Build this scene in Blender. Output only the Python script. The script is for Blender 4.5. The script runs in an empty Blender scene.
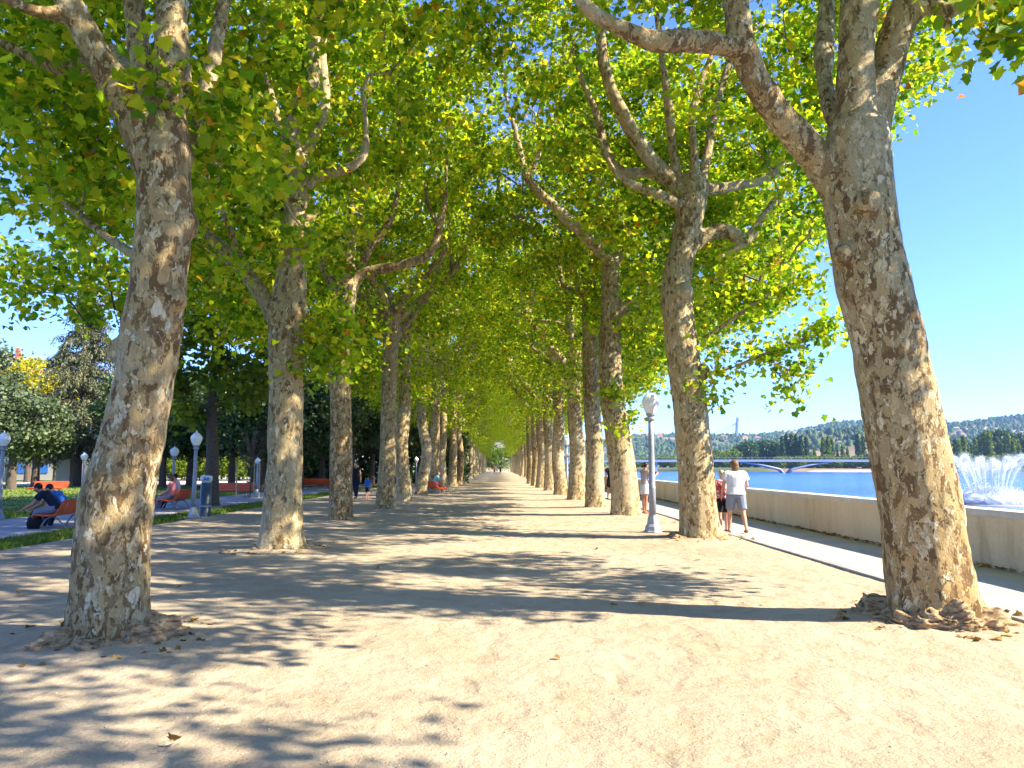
import bpy, math, random
import numpy as np
from mathutils import Vector, Matrix, noise

R = math.radians
sc = bpy.context.scene
C = sc.collection
rs = np.random.RandomState(7)
random.seed(7)

# ------------------------------------------------------------------ camera
EYE, FPX = 1.5, 760.0
YAW, PITCH = R(0.9), math.atan(83 / 760)
cam_d = bpy.data.cameras.new('camera')
cam = bpy.data.objects.new('camera', cam_d)
C.objects.link(cam)
cam_d.sensor_width = 36
cam_d.lens = FPX / 1024 * 36
cam_d.clip_start, cam_d.clip_end = 0.05, 12000
cam.location = (0, 0, EYE)
cam.rotation_euler = (math.pi / 2 + PITCH, 0, -YAW)
sc.camera = cam
_M = np.array(cam.rotation_euler.to_matrix())


def at(px, py, Y):
    """world point seen at a pixel, on the vertical plane y = Y"""
    d = _M @ np.array([(px - 512) / FPX, (384 - py) / FPX, -1.0])
    return np.array([0, 0, EYE]) + d * (Y / d[1])


def gnd(px, py, z=0.0):
    d = _M @ np.array([(px - 512) / FPX, (384 - py) / FPX, -1.0])
    return np.array([0, 0, EYE]) + d * ((z - EYE) / d[2])


def project(P):
    """pixel of each world point (used for laying out clear sky gaps between crowns)"""
    q = (np.asarray(P) - np.array([0, 0, EYE])) @ _M
    w = np.where(q[:, 2] < -0.1, -q[:, 2], 1e9)
    return 512 + FPX * q[:, 0] / w, 384 - FPX * q[:, 1] / w


# ------------------------------------------------------------------ light
SUN_EL, SUN_AZ = R(38), R(107)
world = bpy.data.worlds.new('World')
sc.world = world
world.use_nodes = True
nt = world.node_tree
bg = nt.nodes['Background']
sky = nt.nodes.new('ShaderNodeTexSky')
sky.sky_type = 'NISHITA'
sky.sun_disc = False
sky.sun_elevation, sky.sun_rotation = SUN_EL, SUN_AZ
sky.air_density, sky.dust_density, sky.ozone_density = 1.0, 0.0, 5.0
bg.inputs['Strength'].default_value = 0.122
tint = nt.nodes.new('ShaderNodeMix'); tint.data_type = 'RGBA'; tint.blend_type = 'MULTIPLY'
tint.inputs[0].default_value = 1; tint.inputs[7].default_value = (.53, .625, .99, 1)
nt.links.new(sky.outputs[0], tint.inputs[6]); nt.links.new(tint.outputs[2], bg.inputs['Color'])
sun_d = bpy.data.lights.new('sun', 'SUN')
sun_d.energy, sun_d.angle, sun_d.color = 4.5, R(0.53), (1.0, 0.90, 0.72)
sun = bpy.data.objects.new('sun', sun_d)
C.objects.link(sun)
sv = Vector((math.sin(SUN_AZ) * math.cos(SUN_EL), math.cos(SUN_AZ) * math.cos(SUN_EL), math.sin(SUN_EL)))
sun.rotation_euler = sv.to_track_quat('Z', 'Y').to_euler()
sun.location = (60, -15, 50)

sc.view_settings.view_transform = 'Standard'
sc.view_settings.look = 'None'
sc.view_settings.exposure = 1.9
sc.view_settings.gamma = 1
sc.cycles.use_denoising = True
sc.cycles.max_bounces = 10
sc.cycles.diffuse_bounces = 7
sc.cycles.glossy_bounces = 3
sc.cycles.transmission_bounces = 8
sc.cycles.transparent_max_bounces = 12
sc.cycles.volume_bounces = 0
sc.cycles.use_adaptive_sampling = True
sc.cycles.adaptive_threshold = 0.02
sc.cycles.sample_clamp_indirect = 6
sc.cycles.caustics_reflective = sc.cycles.caustics_refractive = False


# ------------------------------------------------------------------ objects
def empty(name, loc=(0, 0, 0), rz=0.0):
    o = bpy.data.objects.new(name, None)
    o.location, o.rotation_euler = tuple(float(v) for v in loc), (0, 0, rz)
    o.empty_display_size = 0.3
    C.objects.link(o)
    return o


def tag(o, label=None, cat=None, group=None, kind=None):
    if label: o['label'] = label
    if cat: o['category'] = cat
    if group: o['group'] = group
    if kind: o['kind'] = kind
    return o


def link(name, me, mat=None, parent=None):
    if mat is not None and not me.materials:
        me.materials.append(mat)
    o = bpy.data.objects.new(name, me)
    C.objects.link(o)
    if parent is not None:
        o.parent = parent
    return o


def copy_tree(o, parent=None):
    c = o.copy()
    C.objects.link(c)
    if parent is not None:
        c.parent = parent
    for ch in list(o.children):
        copy_tree(ch, c)
    return c


def np_mesh(name, V, F, smooth=False):
    """mesh from float (n,3) and faces (m,k) of one size k"""
    V = np.ascontiguousarray(V, np.float32); F = np.ascontiguousarray(F, np.int32)
    me = bpy.data.meshes.new(name)
    m, k = F.shape
    me.vertices.add(len(V)); me.vertices.foreach_set('co', V.ravel())
    me.loops.add(m * k); me.loops.foreach_set('vertex_index', F.ravel())
    me.polygons.add(m)
    me.polygons.foreach_set('loop_start', np.arange(0, m * k, k, dtype=np.int32))
    if smooth:
        me.polygons.foreach_set('use_smooth', np.ones(m, bool))
    me.update(calc_edges=True)
    return me


class MB:
    """collects boxes, tubes, lathes, lofts into one mesh"""
    def __init__(s): s.v, s.f = [], []

    def add(s, V, F):
        b = sum(len(x) for x in s.v)
        s.v.append(np.asarray(V, float).reshape(-1, 3))
        s.f += [tuple(int(i) + b for i in f) for f in F]
        return s

    def box(s, lo, hi, rot=None, at_=None):
        x0, y0, z0 = lo; x1, y1, z1 = hi
        V = np.array([[x0, y0, z0], [x1, y0, z0], [x1, y1, z0], [x0, y1, z0], [x0, y0, z1], [x1, y0, z1], [x1, y1, z1], [x0, y1, z1]], float)
        if rot is not None: V = V @ np.array(rot).T
        if at_ is not None: V = V + np.array(at_)
        return s.add(V, [(0, 3, 2, 1), (4, 5, 6, 7), (0, 1, 5, 4), (1, 2, 6, 5), (2, 3, 7, 6), (3, 0, 4, 7)])

    def tube(s, pts, rad, n=8, cap=True, sq=(1, 1)):
        V, F = tube_arrays(np.asarray(pts, float), np.broadcast_to(np.asarray(rad, float), (len(pts),)), n, sq)
        F = [tuple(f) for f in F]
        if cap:
            m = len(pts)
            F.append(tuple(range(n))[::-1]); F.append(tuple(range((m - 1) * n, m * n)))
        return s.add(V, F)

    def lathe(s, prof, n=16, c=(0, 0, 0)):
        prof = np.asarray(prof, float)
        a = np.linspace(0, 2 * math.pi, n, endpoint=False)
        V = np.concatenate([np.stack([c[0] + r * np.cos(a), c[1] + r * np.sin(a), np.full(n, c[2] + z)], 1) for r, z in prof])
        F = []
        m = len(prof)
        for i in range(m - 1):
            for j in range(n):
                F.append((i * n + j, i * n + (j + 1) % n, (i + 1) * n + (j + 1) % n, (i + 1) * n + j))
        F.append(tuple(range(n))[::-1]); F.append(tuple(range((m - 1) * n, m * n)))
        return s.add(V, F)

    def ball(s, c, r, nu=12, nv=8, M=None):
        """ellipsoid"""
        r = np.broadcast_to(np.asarray(r, float), (3,))
        th = np.linspace(0.0, math.pi, nv + 1)[1:-1]
        a = np.linspace(0, 2 * math.pi, nu, endpoint=False)
        V = [[0, 0, -1]] + [[math.sin(t) * math.cos(p), math.sin(t) * math.sin(p), -math.cos(t)] for t in th for p in a] + [[0, 0, 1]]
        V = np.array(V) * r
        if M is not None: V = V @ np.array(M).T
        V = V + np.asarray(c, float)
        F, m = [], len(th)
        for j in range(nu):
            F.append((0, 1 + (j + 1) % nu, 1 + j))
            F.append((1 + m * nu, 1 + (m - 1) * nu + j, 1 + (m - 1) * nu + (j + 1) % nu))
            for i in range(m - 1):
                F.append((1 + i * nu + j, 1 + i * nu + (j + 1) % nu, 1 + (i + 1) * nu + (j + 1) % nu, 1 + (i + 1) * nu + j))
        return s.add(V, F)

    def loft(s, rings):
        """rings: list of (center, rx, ry) horizontal ellipses"""
        n = 16
        a = np.linspace(0, 2 * math.pi, n, endpoint=False)
        V = np.concatenate([np.stack([c[0] + rx * np.cos(a), c[1] + ry * np.sin(a), np.full(n, c[2])], 1) for c, rx, ry in rings])
        F, m = [], len(rings)
        for i in range(m - 1):
            for j in range(n):
                F.append((i * n + j, i * n + (j + 1) % n, (i + 1) * n + (j + 1) % n, (i + 1) * n + j))
        F.append(tuple(range(n))[::-1]); F.append(tuple(range((m - 1) * n, m * n)))
        return s.add(V, F)

    def mesh(s, name, smooth=False, bevel=0.0):
        me = bpy.data.meshes.new(name)
        me.from_pydata(np.concatenate(s.v).tolist() if s.v else [], [], s.f)
        if smooth:
            me.polygons.foreach_set('use_smooth', np.ones(len(me.polygons), bool))
        me.update()
        if bevel:
            import bmesh
            bm = bmesh.new(); bm.from_mesh(me)
            bmesh.ops.bevel(bm, geom=[e for e in bm.edges if len(e.link_faces) == 2 and e.calc_face_angle(0) > 0.6], offset=bevel, segments=2, affect='EDGES')
            bm.to_mesh(me); bm.free()
        return me

    def build(s, name, mat, parent=None, smooth=False, bevel=0.0):
        return link(name, s.mesh(name, smooth, bevel), mat, parent)


def tube_arrays(P, rad, n, sq=(1, 1)):
    m = len(P)
    T = np.gradient(P, axis=0)
    T /= np.linalg.norm(T, axis=1, keepdims=True) + 1e-12
    ref = np.array([1.0, 0, 0]) if abs(T[0][0]) < 0.8 else np.array([0, 1.0, 0])
    a = np.linspace(0, 2 * math.pi, n, endpoint=False)
    ca, sa = np.cos(a)[:, None], np.sin(a)[:, None]
    V = np.empty((m, n, 3))
    u = ref
    for i in range(m):
        u = u - T[i] * (u @ T[i]); u /= np.linalg.norm(u) + 1e-12
        w = np.cross(T[i], u)
        V[i] = P[i] + rad[i] * (ca * u * sq[0] + sa * w * sq[1])
    i, j = np.meshgrid(np.arange(m - 1), np.arange(n), indexing='ij')
    j2 = (j + 1) % n
    F = np.stack([i * n + j, i * n + j2, (i + 1) * n + j2, (i + 1) * n + j], -1).reshape(-1, 4)
    return V.reshape(-1, 3), F


def remeshed(mb, voxel, smooth=4, fac=0.5):
    """one continuous skin over the overlapping shapes of mb"""
    me = mb.mesh('tmp')
    o = bpy.data.objects.new('tmp', me)
    C.objects.link(o)
    m = o.modifiers.new('r', 'REMESH'); m.mode = 'VOXEL'; m.voxel_size = voxel
    if smooth:
        m = o.modifiers.new('s', 'SMOOTH'); m.iterations = smooth; m.factor = fac
    dg = bpy.context.evaluated_depsgraph_get()
    dg.update()
    out = bpy.data.meshes.new_from_object(o.evaluated_get(dg))
    bpy.data.objects.remove(o); bpy.data.meshes.remove(me)
    out.polygons.foreach_set('use_smooth', np.ones(len(out.polygons), bool))
    return out


def verts_of(me):
    V = np.empty(len(me.vertices) * 3, np.float32); me.vertices.foreach_get('co', V)
    return V.reshape(-1, 3).astype(float)


def quads_of(me):
    """faces as quads (tris doubled at the last corner are avoided: remesh gives quads)"""
    return np.array([tuple(p.vertices) for p in me.polygons if len(p.vertices) == 4], np.int32)


# ------------------------------------------------------------------ materials
def mat(name):
    m = bpy.data.materials.new(name); m.use_nodes = True
    t = m.node_tree
    return m, t, t.nodes['Principled BSDF'], t.nodes['Material Output']


def N(t, kind, **kw):
    n = t.nodes.new(kind)
    for k, v in kw.items():
        if k in ('inp',):
            for a, b in v.items(): n.inputs[a].default_value = b
        else: setattr(n, k, v)
    return n


def ramp(t, fac, stops, interp='LINEAR'):
    r = t.nodes.new('ShaderNodeValToRGB'); cr = r.color_ramp; cr.interpolation = interp
    while len(cr.elements) < len(stops): cr.elements.new(0.5)
    for e, (p, c) in zip(cr.elements, stops):
        e.position = p; e.color = (*c, 1) if len(c) == 3 else c
    t.links.new(fac, r.inputs[0])
    return r.outputs[0]


def mixc(t, fac, a, b, mode='MIX'):
    m = N(t, 'ShaderNodeMix', data_type='RGBA', blend_type=mode)
    for s, v in ((0, fac), (6, a), (7, b)):
        if isinstance(v, (int, float)): m.inputs[s].default_value = v
        elif isinstance(v, tuple): m.inputs[s].default_value = (*v, 1)
        else: t.links.new(v, m.inputs[s])
    return m.outputs[2]


def math_(t, op, a, b=None):
    m = N(t, 'ShaderNodeMath', operation=op)
    for i, v in enumerate((a, b)):
        if v is None: continue
        if isinstance(v, (int, float)): m.inputs[i].default_value = v
        else: t.links.new(v, m.inputs[i])
    return m.outputs[0]


def coords(t, scale=(1, 1, 1), rnd=False, kind='Object'):
    tc = N(t, 'ShaderNodeTexCoord')
    mp = N(t, 'ShaderNodeMapping'); mp.inputs['Scale'].default_value = scale
    t.links.new(tc.outputs[kind], mp.inputs[0])
    if rnd:
        oi = N(t, 'ShaderNodeObjectInfo')
        vm = N(t, 'ShaderNodeVectorMath', operation='SCALE')
        vm.inputs[0].default_value = (37, 53, 71)
        t.links.new(oi.outputs['Random'], vm.inputs['Scale'])
        t.links.new(vm.outputs[0], mp.inputs['Location'])
    return mp.outputs[0]


def noise_(t, vec, scale, detail=4, rough=0.55, dist=0.0, out='Fac'):
    n = N(t, 'ShaderNodeTexNoise')
    n.inputs['Scale'].default_value, n.inputs['Detail'].default_value = scale, detail
    n.inputs['Roughness'].default_value, n.inputs['Distortion'].default_value = rough, dist
    t.links.new(vec, n.inputs['Vector'])
    return n.outputs[out]


def voro(t, vec, scale, feature='F1', rnd=1.0):
    n = N(t, 'ShaderNodeTexVoronoi', feature=feature)
    n.inputs['Scale'].default_value = scale; n.inputs['Randomness'].default_value = rnd
    t.links.new(vec, n.inputs['Vector'])
    return n


def bump(t, height, strength, dist, normal=None):
    b = N(t, 'ShaderNodeBump'); b.inputs['Strength'].default_value = strength; b.inputs['Distance'].default_value = dist
    t.links.new(height, b.inputs['Height'])
    if normal is not None: t.links.new(normal, b.inputs['Normal'])
    return b.outputs[0]


def warp(t, vec, scale, amt):
    n = noise_(t, vec, scale, 3, out='Color')
    s = N(t, 'ShaderNodeVectorMath', operation='SUBTRACT'); t.links.new(n, s.inputs[0]); s.inputs[1].default_value = (.5, .5, .5)
    k = N(t, 'ShaderNodeVectorMath', operation='SCALE'); t.links.new(s.outputs[0], k.inputs[0]); k.inputs['Scale'].default_value = amt
    a = N(t, 'ShaderNodeVectorMath', operation='ADD'); t.links.new(vec, a.inputs[0]); t.links.new(k.outputs[0], a.inputs[1])
    return a.outputs[0]


def plain(name, col, rough=0.6, metal=0.0, var=0.15, scale=8.0, bmp=0.0, spec=0.4):
    m, t, b, o = mat(name)
    v = coords(t)
    f = noise_(t, v, scale, 5)
    c = ramp(t, f, [(0.3, tuple(x * (1 - var) for x in col)), (0.7, tuple(min(1, x * (1 + var)) for x in col))])
    t.links.new(c, b.inputs['Base Color'])
    b.inputs['Roughness'].default_value = rough; b.inputs['Metallic'].default_value = metal
    b.inputs['Specular IOR Level'].default_value = spec
    if bmp:
        t.links.new(bump(t, noise_(t, v, scale * 6, 4), bmp, 0.02), b.inputs['Normal'])
    return m


def bark_material():
    m, t, b, o = mat('plane_bark')
    v0 = coords(t, (1, 1, 0.55), rnd=True)
    w = warp(t, v0, 20, .035)
    sharp = lambda f, e, k=.02: ramp(t, f, [(e - k, (0, 0, 0)), (e + k, (1, 1, 1))])
    nA, nB, nC = noise_(t, w, 11.0, 5, .62, .5), noise_(t, warp(t, v0, 11, .07), 14.5, 5, .58, .5), noise_(t, w, 16, 4, .6, .3)
    low = noise_(t, coords(t, (1, 1, .4), rnd=True), 1.0, 4, .6)
    cell = voro(t, warp(t, v0, 14, .10), 11)
    sep = N(t, 'ShaderNodeSeparateColor'); t.links.new(cell.outputs['Color'], sep.inputs[0])
    base = ramp(t, sep.outputs[0], [(0, (.46, .300, .120)), (.3, (.52, .355, .150)), (.6, (.45, .33, .160)), (.85, (.56, .40, .185))], 'CONSTANT')
    oi = N(t, 'ShaderNodeObjectInfo')
    ol = math_(t, 'MULTIPLY', math_(t, 'ADD', oi.outputs['Random'], ramp(t, noise_(t, v0, .9, 2), [(.35, (0, 0, 0)), (.65, (1, 1, 1))])), .42)
    base = mixc(t, ol, base, (.40, .345, .195))
    lowb = math_(t, 'MULTIPLY', math_(t, 'SUBTRACT', low, .5), .35)
    vary = math_(t, 'MULTIPLY', math_(t, 'SUBTRACT', oi.outputs['Random'], .5), .07)
    dark = sharp(math_(t, 'SUBTRACT', math_(t, 'SUBTRACT', nA, lowb), vary), .538, .014)
    col = mixc(t, dark, base, ramp(t, sep.outputs[1], [(0, (.185, .110, .045)), (.4, (.25, .155, .065)), (.75, (.31, .215, .10))], 'CONSTANT'))
    pale = sharp(math_(t, 'ADD', nB, math_(t, 'MULTIPLY', lowb, .8)), .560, .010)
    col = mixc(t, pale, col, ramp(t, sep.outputs[2], [(0, (.58, .43, .21)), (.4, (.66, .53, .30)), (.75, (.74, .64, .42))], 'CONSTANT'))
    chip = sharp(nC, .645, .012)
    col = mixc(t, chip, col, (.60, .51, .33))
    chip2 = sharp(nC, .335, .012)
    col = mixc(t, chip2, (.15, .105, .06), col)
    # smooth grey-cream sweeps where the old bark is gone
    sm = sharp(low, .60, .03)
    col = mixc(t, math_(t, 'MULTIPLY', sm, .5), col, (.56, .47, .31))
    fine = noise_(t, v0, 70, 5, .7)
    col = mixc(t, .5, col, ramp(t, fine, [(.3, (.55, .53, .50)), (.7, (1.08, 1.06, 1.03))]), 'MULTIPLY')
    t.links.new(col, b.inputs['Base Color'])
    b.inputs['Roughness'].default_value = 0.85; b.inputs['Specular IOR Level'].default_value = .2
    h = math_(t, 'ADD', math_(t, 'SUBTRACT', math_(t, 'MULTIPLY', dark, .5), math_(t, 'MULTIPLY', pale, .4)), math_(t, 'MULTIPLY', fine, .7))
    nrm = bump(t, h, 1.0, .028)
    t.links.new(bump(t, noise_(t, v0, 8, 5), .5, .05, nrm), b.inputs['Normal'])
    return m


def leaf_material(name, stops, trans=0.45, rough=0.5):
    m, t, b, o = mat(name)
    g = N(t, 'ShaderNodeNewGeometry')
    col = ramp(t, g.outputs['Random Per Island'], stops)
    v = coords(t)
    col = mixc(t, .35, col, ramp(t, noise_(t, v, .55, 3), [(.38, (.55, .62, .5)), (.62, (1.25, 1.15, 1.0))]), 'MULTIPLY')
    t.links.new(col, b.inputs['Base Color'])
    b.inputs['Roughness'].default_value = rough
    b.inputs['Specular IOR Level'].default_value = .14
    tr = N(t, 'ShaderNodeBsdfTranslucent')
    t.links.new(mixc(t, 1.0, col, (1.25, 1.15, .55), 'MULTIPLY'), tr.inputs[0])
    mx = N(t, 'ShaderNodeMixShader'); mx.inputs[0].default_value = trans
    t.links.new(b.outputs[0], mx.inputs[1]); t.links.new(tr.outputs[0], mx.inputs[2])
    t.links.new(mx.outputs[0], o.inputs['Surface'])
    return m


BARK = bark_material()
LEAF = leaf_material('plane_leaf', [(0, (.085, .200, .012)), (.28, (.200, .365, .016)), (.57, (.365, .505, .022)), (.88, (.56, .61, .033)), (.986, (.68, .56, .040)), (.994, (.68, .32, .03)), (1, (.50, .16, .03))], .62)

# ------------------------------------------------------------------ trees
def leaf_template(kind):
    """verts (x across, y along, z fold) and triangles"""
    if kind == 'lobed':
        half = [(.14, -.08), (.36, -.02), (.52, .10), (.41, .27), (.60, .50), (.36, .55), (.22, .74)]
        out = [(0, .04)] + half + [(0, 1.0)] + [(-x, y) for x, y in half[::-1]]
        V = [(0, .34, -.03)] + [(x, y, .34 * abs(x) - .20 * y * y + .05 * math.sin(9 * y + 5 * x)) for x, y in out]
        n = len(out)
        F = [(0, 1 + i, 1 + (i + 1) % n) for i in range(n)]
    elif kind == 'mid':
        out = [(0, 0), (.50, .12), (.36, .32), (.52, .55), (0, 1.0), (-.52, .55), (-.36, .32), (-.50, .12)]
        V = [(0, .36, .02)] + [(x, y, .22 * abs(x) - .1 * y * y) for x, y in out]
        n = len(out)
        F = [(0, 1 + i, 1 + (i + 1) % n) for i in range(n)]
    else:
        V = [(0, 0, 0), (.46, .42, .10), (0, 1, -.08), (-.46, .42, .10)]
        F = [(0, 1, 2), (0, 2, 3)]
    return np.array(V, float), np.array(F, int)


def leaves(name, P, size, kind, rng, up=0.55, droop=0.45, aspect=1.0):
    n = len(P)
    V, F = leaf_template(kind)
    nz = rng.normal(0, 1, (n, 3)) * .62; nz[:, 2] += up
    nz /= np.linalg.norm(nz, axis=1, keepdims=True)
    tv = rng.normal(0, 1, (n, 3)); tv[:, 2] -= droop * 1.6
    tv -= nz * np.sum(tv * nz, 1, keepdims=True)
    tv /= np.linalg.norm(tv, axis=1, keepdims=True) + 1e-9
    xv = np.cross(tv, nz)
    s = (size * rng.uniform(.55, 1.25, n))[:, None, None]
    curl = rng.uniform(.3, 1.8, n)[:, None, None]
    Q = V[None] * s
    W = P[:, None, :] + Q[:, :, 0:1] * xv[:, None, :] * aspect + Q[:, :, 1:2] * tv[:, None, :] + Q[:, :, 2:3] * curl * nz[:, None, :]
    k = len(V)
    FF = (F[None] + (np.arange(n) * k)[:, None, None]).reshape(-1, 3)
    return np_mesh(name, W.reshape(-1, 3), FF)


def resample(P, r, step):
    P = np.asarray(P, float); r = np.asarray(r, float)
    # catmull-rom through the points
    n = len(P)
    outP, outr = [], []
    for i in range(n - 1):
        p0, p1, p2, p3 = P[max(i - 1, 0)], P[i], P[i + 1], P[min(i + 2, n - 1)]
        L = np.linalg.norm(p2 - p1); k = max(2, int(L / step))
        for u in np.arange(k) / k:
            outP.append(.5 * (2 * p1 + (p2 - p0) * u + (2 * p0 - 5 * p1 + 4 * p2 - p3) * u * u + (3 * p1 - p0 - 3 * p2 + p3) * u ** 3))
            outr.append(r[i] * (1 - u) + r[i + 1] * u)
    outP.append(P[-1]); outr.append(r[-1])
    return np.array(outP), np.array(outr)


def px_limb(rows):
    """rows: (px, py, half width px, Y) -> world points, radii"""
    P = np.array([at(x, y, Y) for x, y, r, Y in rows])
    rad = np.array([r / FPX * Y * math.cos(math.atan((x - 500) / FPX)) for x, y, r, Y in rows])
    return P, rad


def grow(limbs, clumps, rng, wander=.12):
    """twigs from the limbs to every leaf clump, nearest first; radius by what each carries"""
    NP, ND, NB = [], [], []          # node position, direction, owner branch
    branches = []                    # dict(P, parent branch, r)
    for P, r in limbs:
        T = np.gradient(P, axis=0); T /= np.linalg.norm(T, axis=1, keepdims=True) + 1e-9
        b = len(branches); branches.append(dict(P=P, limb=True, par=-1, n=1, rr=r))
        L = len(P); s0 = 0 if len(P) < 4 else int(L * .3)
        for i in range(s0, L, 1):
            NP.append(P[i]); ND.append(T[i]); NB.append(b)
    NP, ND, NB = np.array(NP), np.array(ND), np.array(NB)
    d0 = np.array([np.min(np.linalg.norm(NP - c, axis=1)) for c in clumps])
    order = np.argsort(d0 + rng.uniform(0, .5, len(clumps)))
    cap = 20000
    bufP = np.zeros((cap, 3)); bufD = np.zeros((cap, 3)); bufB = np.zeros(cap, int)
    k = len(NP); bufP[:k], bufD[:k], bufB[:k] = NP, ND, NB
    ends = []
    for ci in order:
        c = clumps[ci]
        dv = c - bufP[:k]
        dist = np.linalg.norm(dv, axis=1) + 1e-6
        align = np.sum(dv * bufD[:k], 1) / dist
        j = int(np.argmin(dist * (1.35 - .45 * align) + .35 * np.maximum(0, -dv[:, 2])))
        p0, L = bufP[j], dist[j]
        t0 = bufD[j] * .55 + dv[j] / L * .6 + np.array([0, 0, .15])
        m = max(3, min(9, int(L / .28) + 2))
        u = np.linspace(0, 1, m)[:, None]
        p1 = p0 + t0 * L * .45
        p2 = c - np.array([dv[j][0] / L, dv[j][1] / L, .25]) * L * .3
        P = (1 - u) ** 3 * p0 + 3 * u * (1 - u) ** 2 * p1 + 3 * u * u * (1 - u) * p2 + u ** 3 * c
        P[1:-1] += rng.normal(0, wander * min(1, L * .4), (m - 2, 3))
        T = np.gradient(P, axis=0); T /= np.linalg.norm(T, axis=1, keepdims=True) + 1e-9
        b = len(branches); branches.append(dict(P=P, limb=False, par=int(bufB[j]), n=1, L=L))
        if k + m < cap:
            bufP[k:k + m - 1], bufD[k:k + m - 1], bufB[k:k + m - 1] = P[1:], T[1:], b
            k += m - 1
        ends.append((c, P))
    for b in range(len(branches) - 1, -1, -1):
        p = branches[b]['par']
        if p >= 0: branches[p]['n'] += branches[b]['n']
    return branches, ends


def clump_leaves(ends, per, spread, rng):
    out = []
    for c, P in ends:
        n = max(3, int(per * rng.uniform(.55, 1.45)))
        k = int(n * .35)
        # some along the outer half of the twig, the rest in a flattened spray round its end
        i = rng.uniform(.45, 1, k) * (len(P) - 1)
        a = np.floor(i).astype(int).clip(0, len(P) - 2); f = (i - a)[:, None]
        q = P[a] * (1 - f) + P[a + 1] * f + rng.normal(0, .13, (k, 3))
        g = rng.normal(0, 1, (n - k, 3)) * np.array([spread, spread, spread * .62])
        out += [q, c + g]
    return np.concatenate(out)


def limb_tip(P, r, rng, length, up=.5, n=7):
    """extends a limb upward in a wandering curve"""
    d = P[-1] - P[-2]; d /= np.linalg.norm(d) + 1e-9
    Q, q = [P[-1]], [r[-1]]
    for i in range(n):
        d = d + np.array([0, 0, up * .35]) + rng.normal(0, .2, 3); d /= np.linalg.norm(d)
        Q.append(Q[-1] + d * length / n); q.append(r[-1] * (1 - .75 * (i + 1) / n))
    return np.array(Q), np.array(q)


def build_trunk(limbs, branches, origin, rng, voxel, blobs=(), flare=.35, thin=5, flare_seed=0.0):
    """thick wood as one remeshed skin, thin twigs as tubes; coordinates relative to origin"""
    mb = MB()
    for P, r in limbs:
        k = r > .035
        if k.sum() < 2: continue
        last = np.max(np.nonzero(k)[0]) + 1
        mb.tube(P[:last] - origin, r[:last], 14)
        mb.ball(P[last - 1] - origin, r[last - 1])
    for c, r in blobs:
        mb.ball(np.asarray(c) - origin, r)
    me = remeshed(mb, voxel, 5)
    V = verts_of(me)
    Nn = np.empty(len(V) * 3, np.float32); me.vertices.foreach_get('normal', Nn); Nn = Nn.reshape(-1, 3)
    base = limbs[0][0][0] - origin
    disp = np.empty(len(V))
    for i, p in enumerate(V):
        q = Vector(p) + Vector((origin[0] * .7, origin[1] * .7, 0))
        disp[i] = .022 * noise.noise(q * 1.7) + .012 * noise.noise(q * 5.0) + .006 * noise.noise(q * 14)
    ang = np.arctan2(V[:, 1] - base[1], V[:, 0] - base[0])
    fl = np.exp(-np.maximum(V[:, 2], 0) / .28)
    lob = .55 + .45 * np.sin(ang * 5 + flare_seed + 1.3 * np.sin(ang * 2 + flare_seed))
    V = V + Nn * disp[:, None]
    rad = V[:, :2] - base[:2]
    low = (V[:, 2] < 1.4)
    V[:, :2] += np.where(low[:, None], rad * (flare * fl * lob)[:, None], 0)
    F = quads_of(me)
    Vs, Fs, nb = [V], [F], len(V)
    for P, r in limbs:       # thin limb ends
        k = r <= .035
        if k.sum() >= 2:
            i0 = max(0, np.min(np.nonzero(k)[0]) - 1)
            v, f = tube_arrays(P[i0:] - origin, r[i0:], thin); Vs.append(v); Fs.append(f + nb); nb += len(v)
    for b in branches:
        if b['limb']: continue
        r0 = min(.0045 * b['n'] ** .55 + .003, .055)
        r = np.linspace(r0, max(.003, r0 * .4), len(b['P']))
        v, f = tube_arrays(b['P'] - origin, r, thin); Vs.append(v); Fs.append(f + nb); nb += len(v)
    bpy.data.meshes.remove(me)
    return np_mesh('trunk', np.concatenate(Vs), np.concatenate(Fs), True)


def crown_points(n, rng, s, base, zb=4.9, zt=14.5, inn=5.4, out=5.2, ry=4.8, keep=None, fork=6.0):
    """leaf clump centres in a plane-tree crown; s = +1 when the alley lies at +x"""
    res = []
    while len(res) < n:
        m = 4000
        u = rng.uniform(-out, inn, m); y = rng.uniform(-ry, ry, m); z = rng.uniform(zb, zt, m)
        grow_ = np.clip((z - zb + 1.3) / 3.2, .25, 1.0) ** .8
        grow_i = np.clip((z - zb - 1.2) / 5.2, .14, 1.0)     # vault over the alley
        Ru = np.where(u > 0, inn * grow_i, out * grow_)
        e = (u / Ru) ** 2 + (y / (ry * grow_)) ** 2
        ok = (e < 1) & (z < zt - 3.5 * e)
        hollow = (e < .36) & (z < fork + 3.6)
        ok &= ~(hollow & (rng.uniform(0, 1, m) < .90))
        ok &= ~((z > 10.5) & (rng.uniform(0, 1, m) < .28))
        P = np.stack([base[0] + s * u, base[1] + y, z], 1)[ok]
        if keep is not None and len(P): P = P[keep(P, rng)]
        res += list(P)
    return np.array(res[:n])


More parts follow.
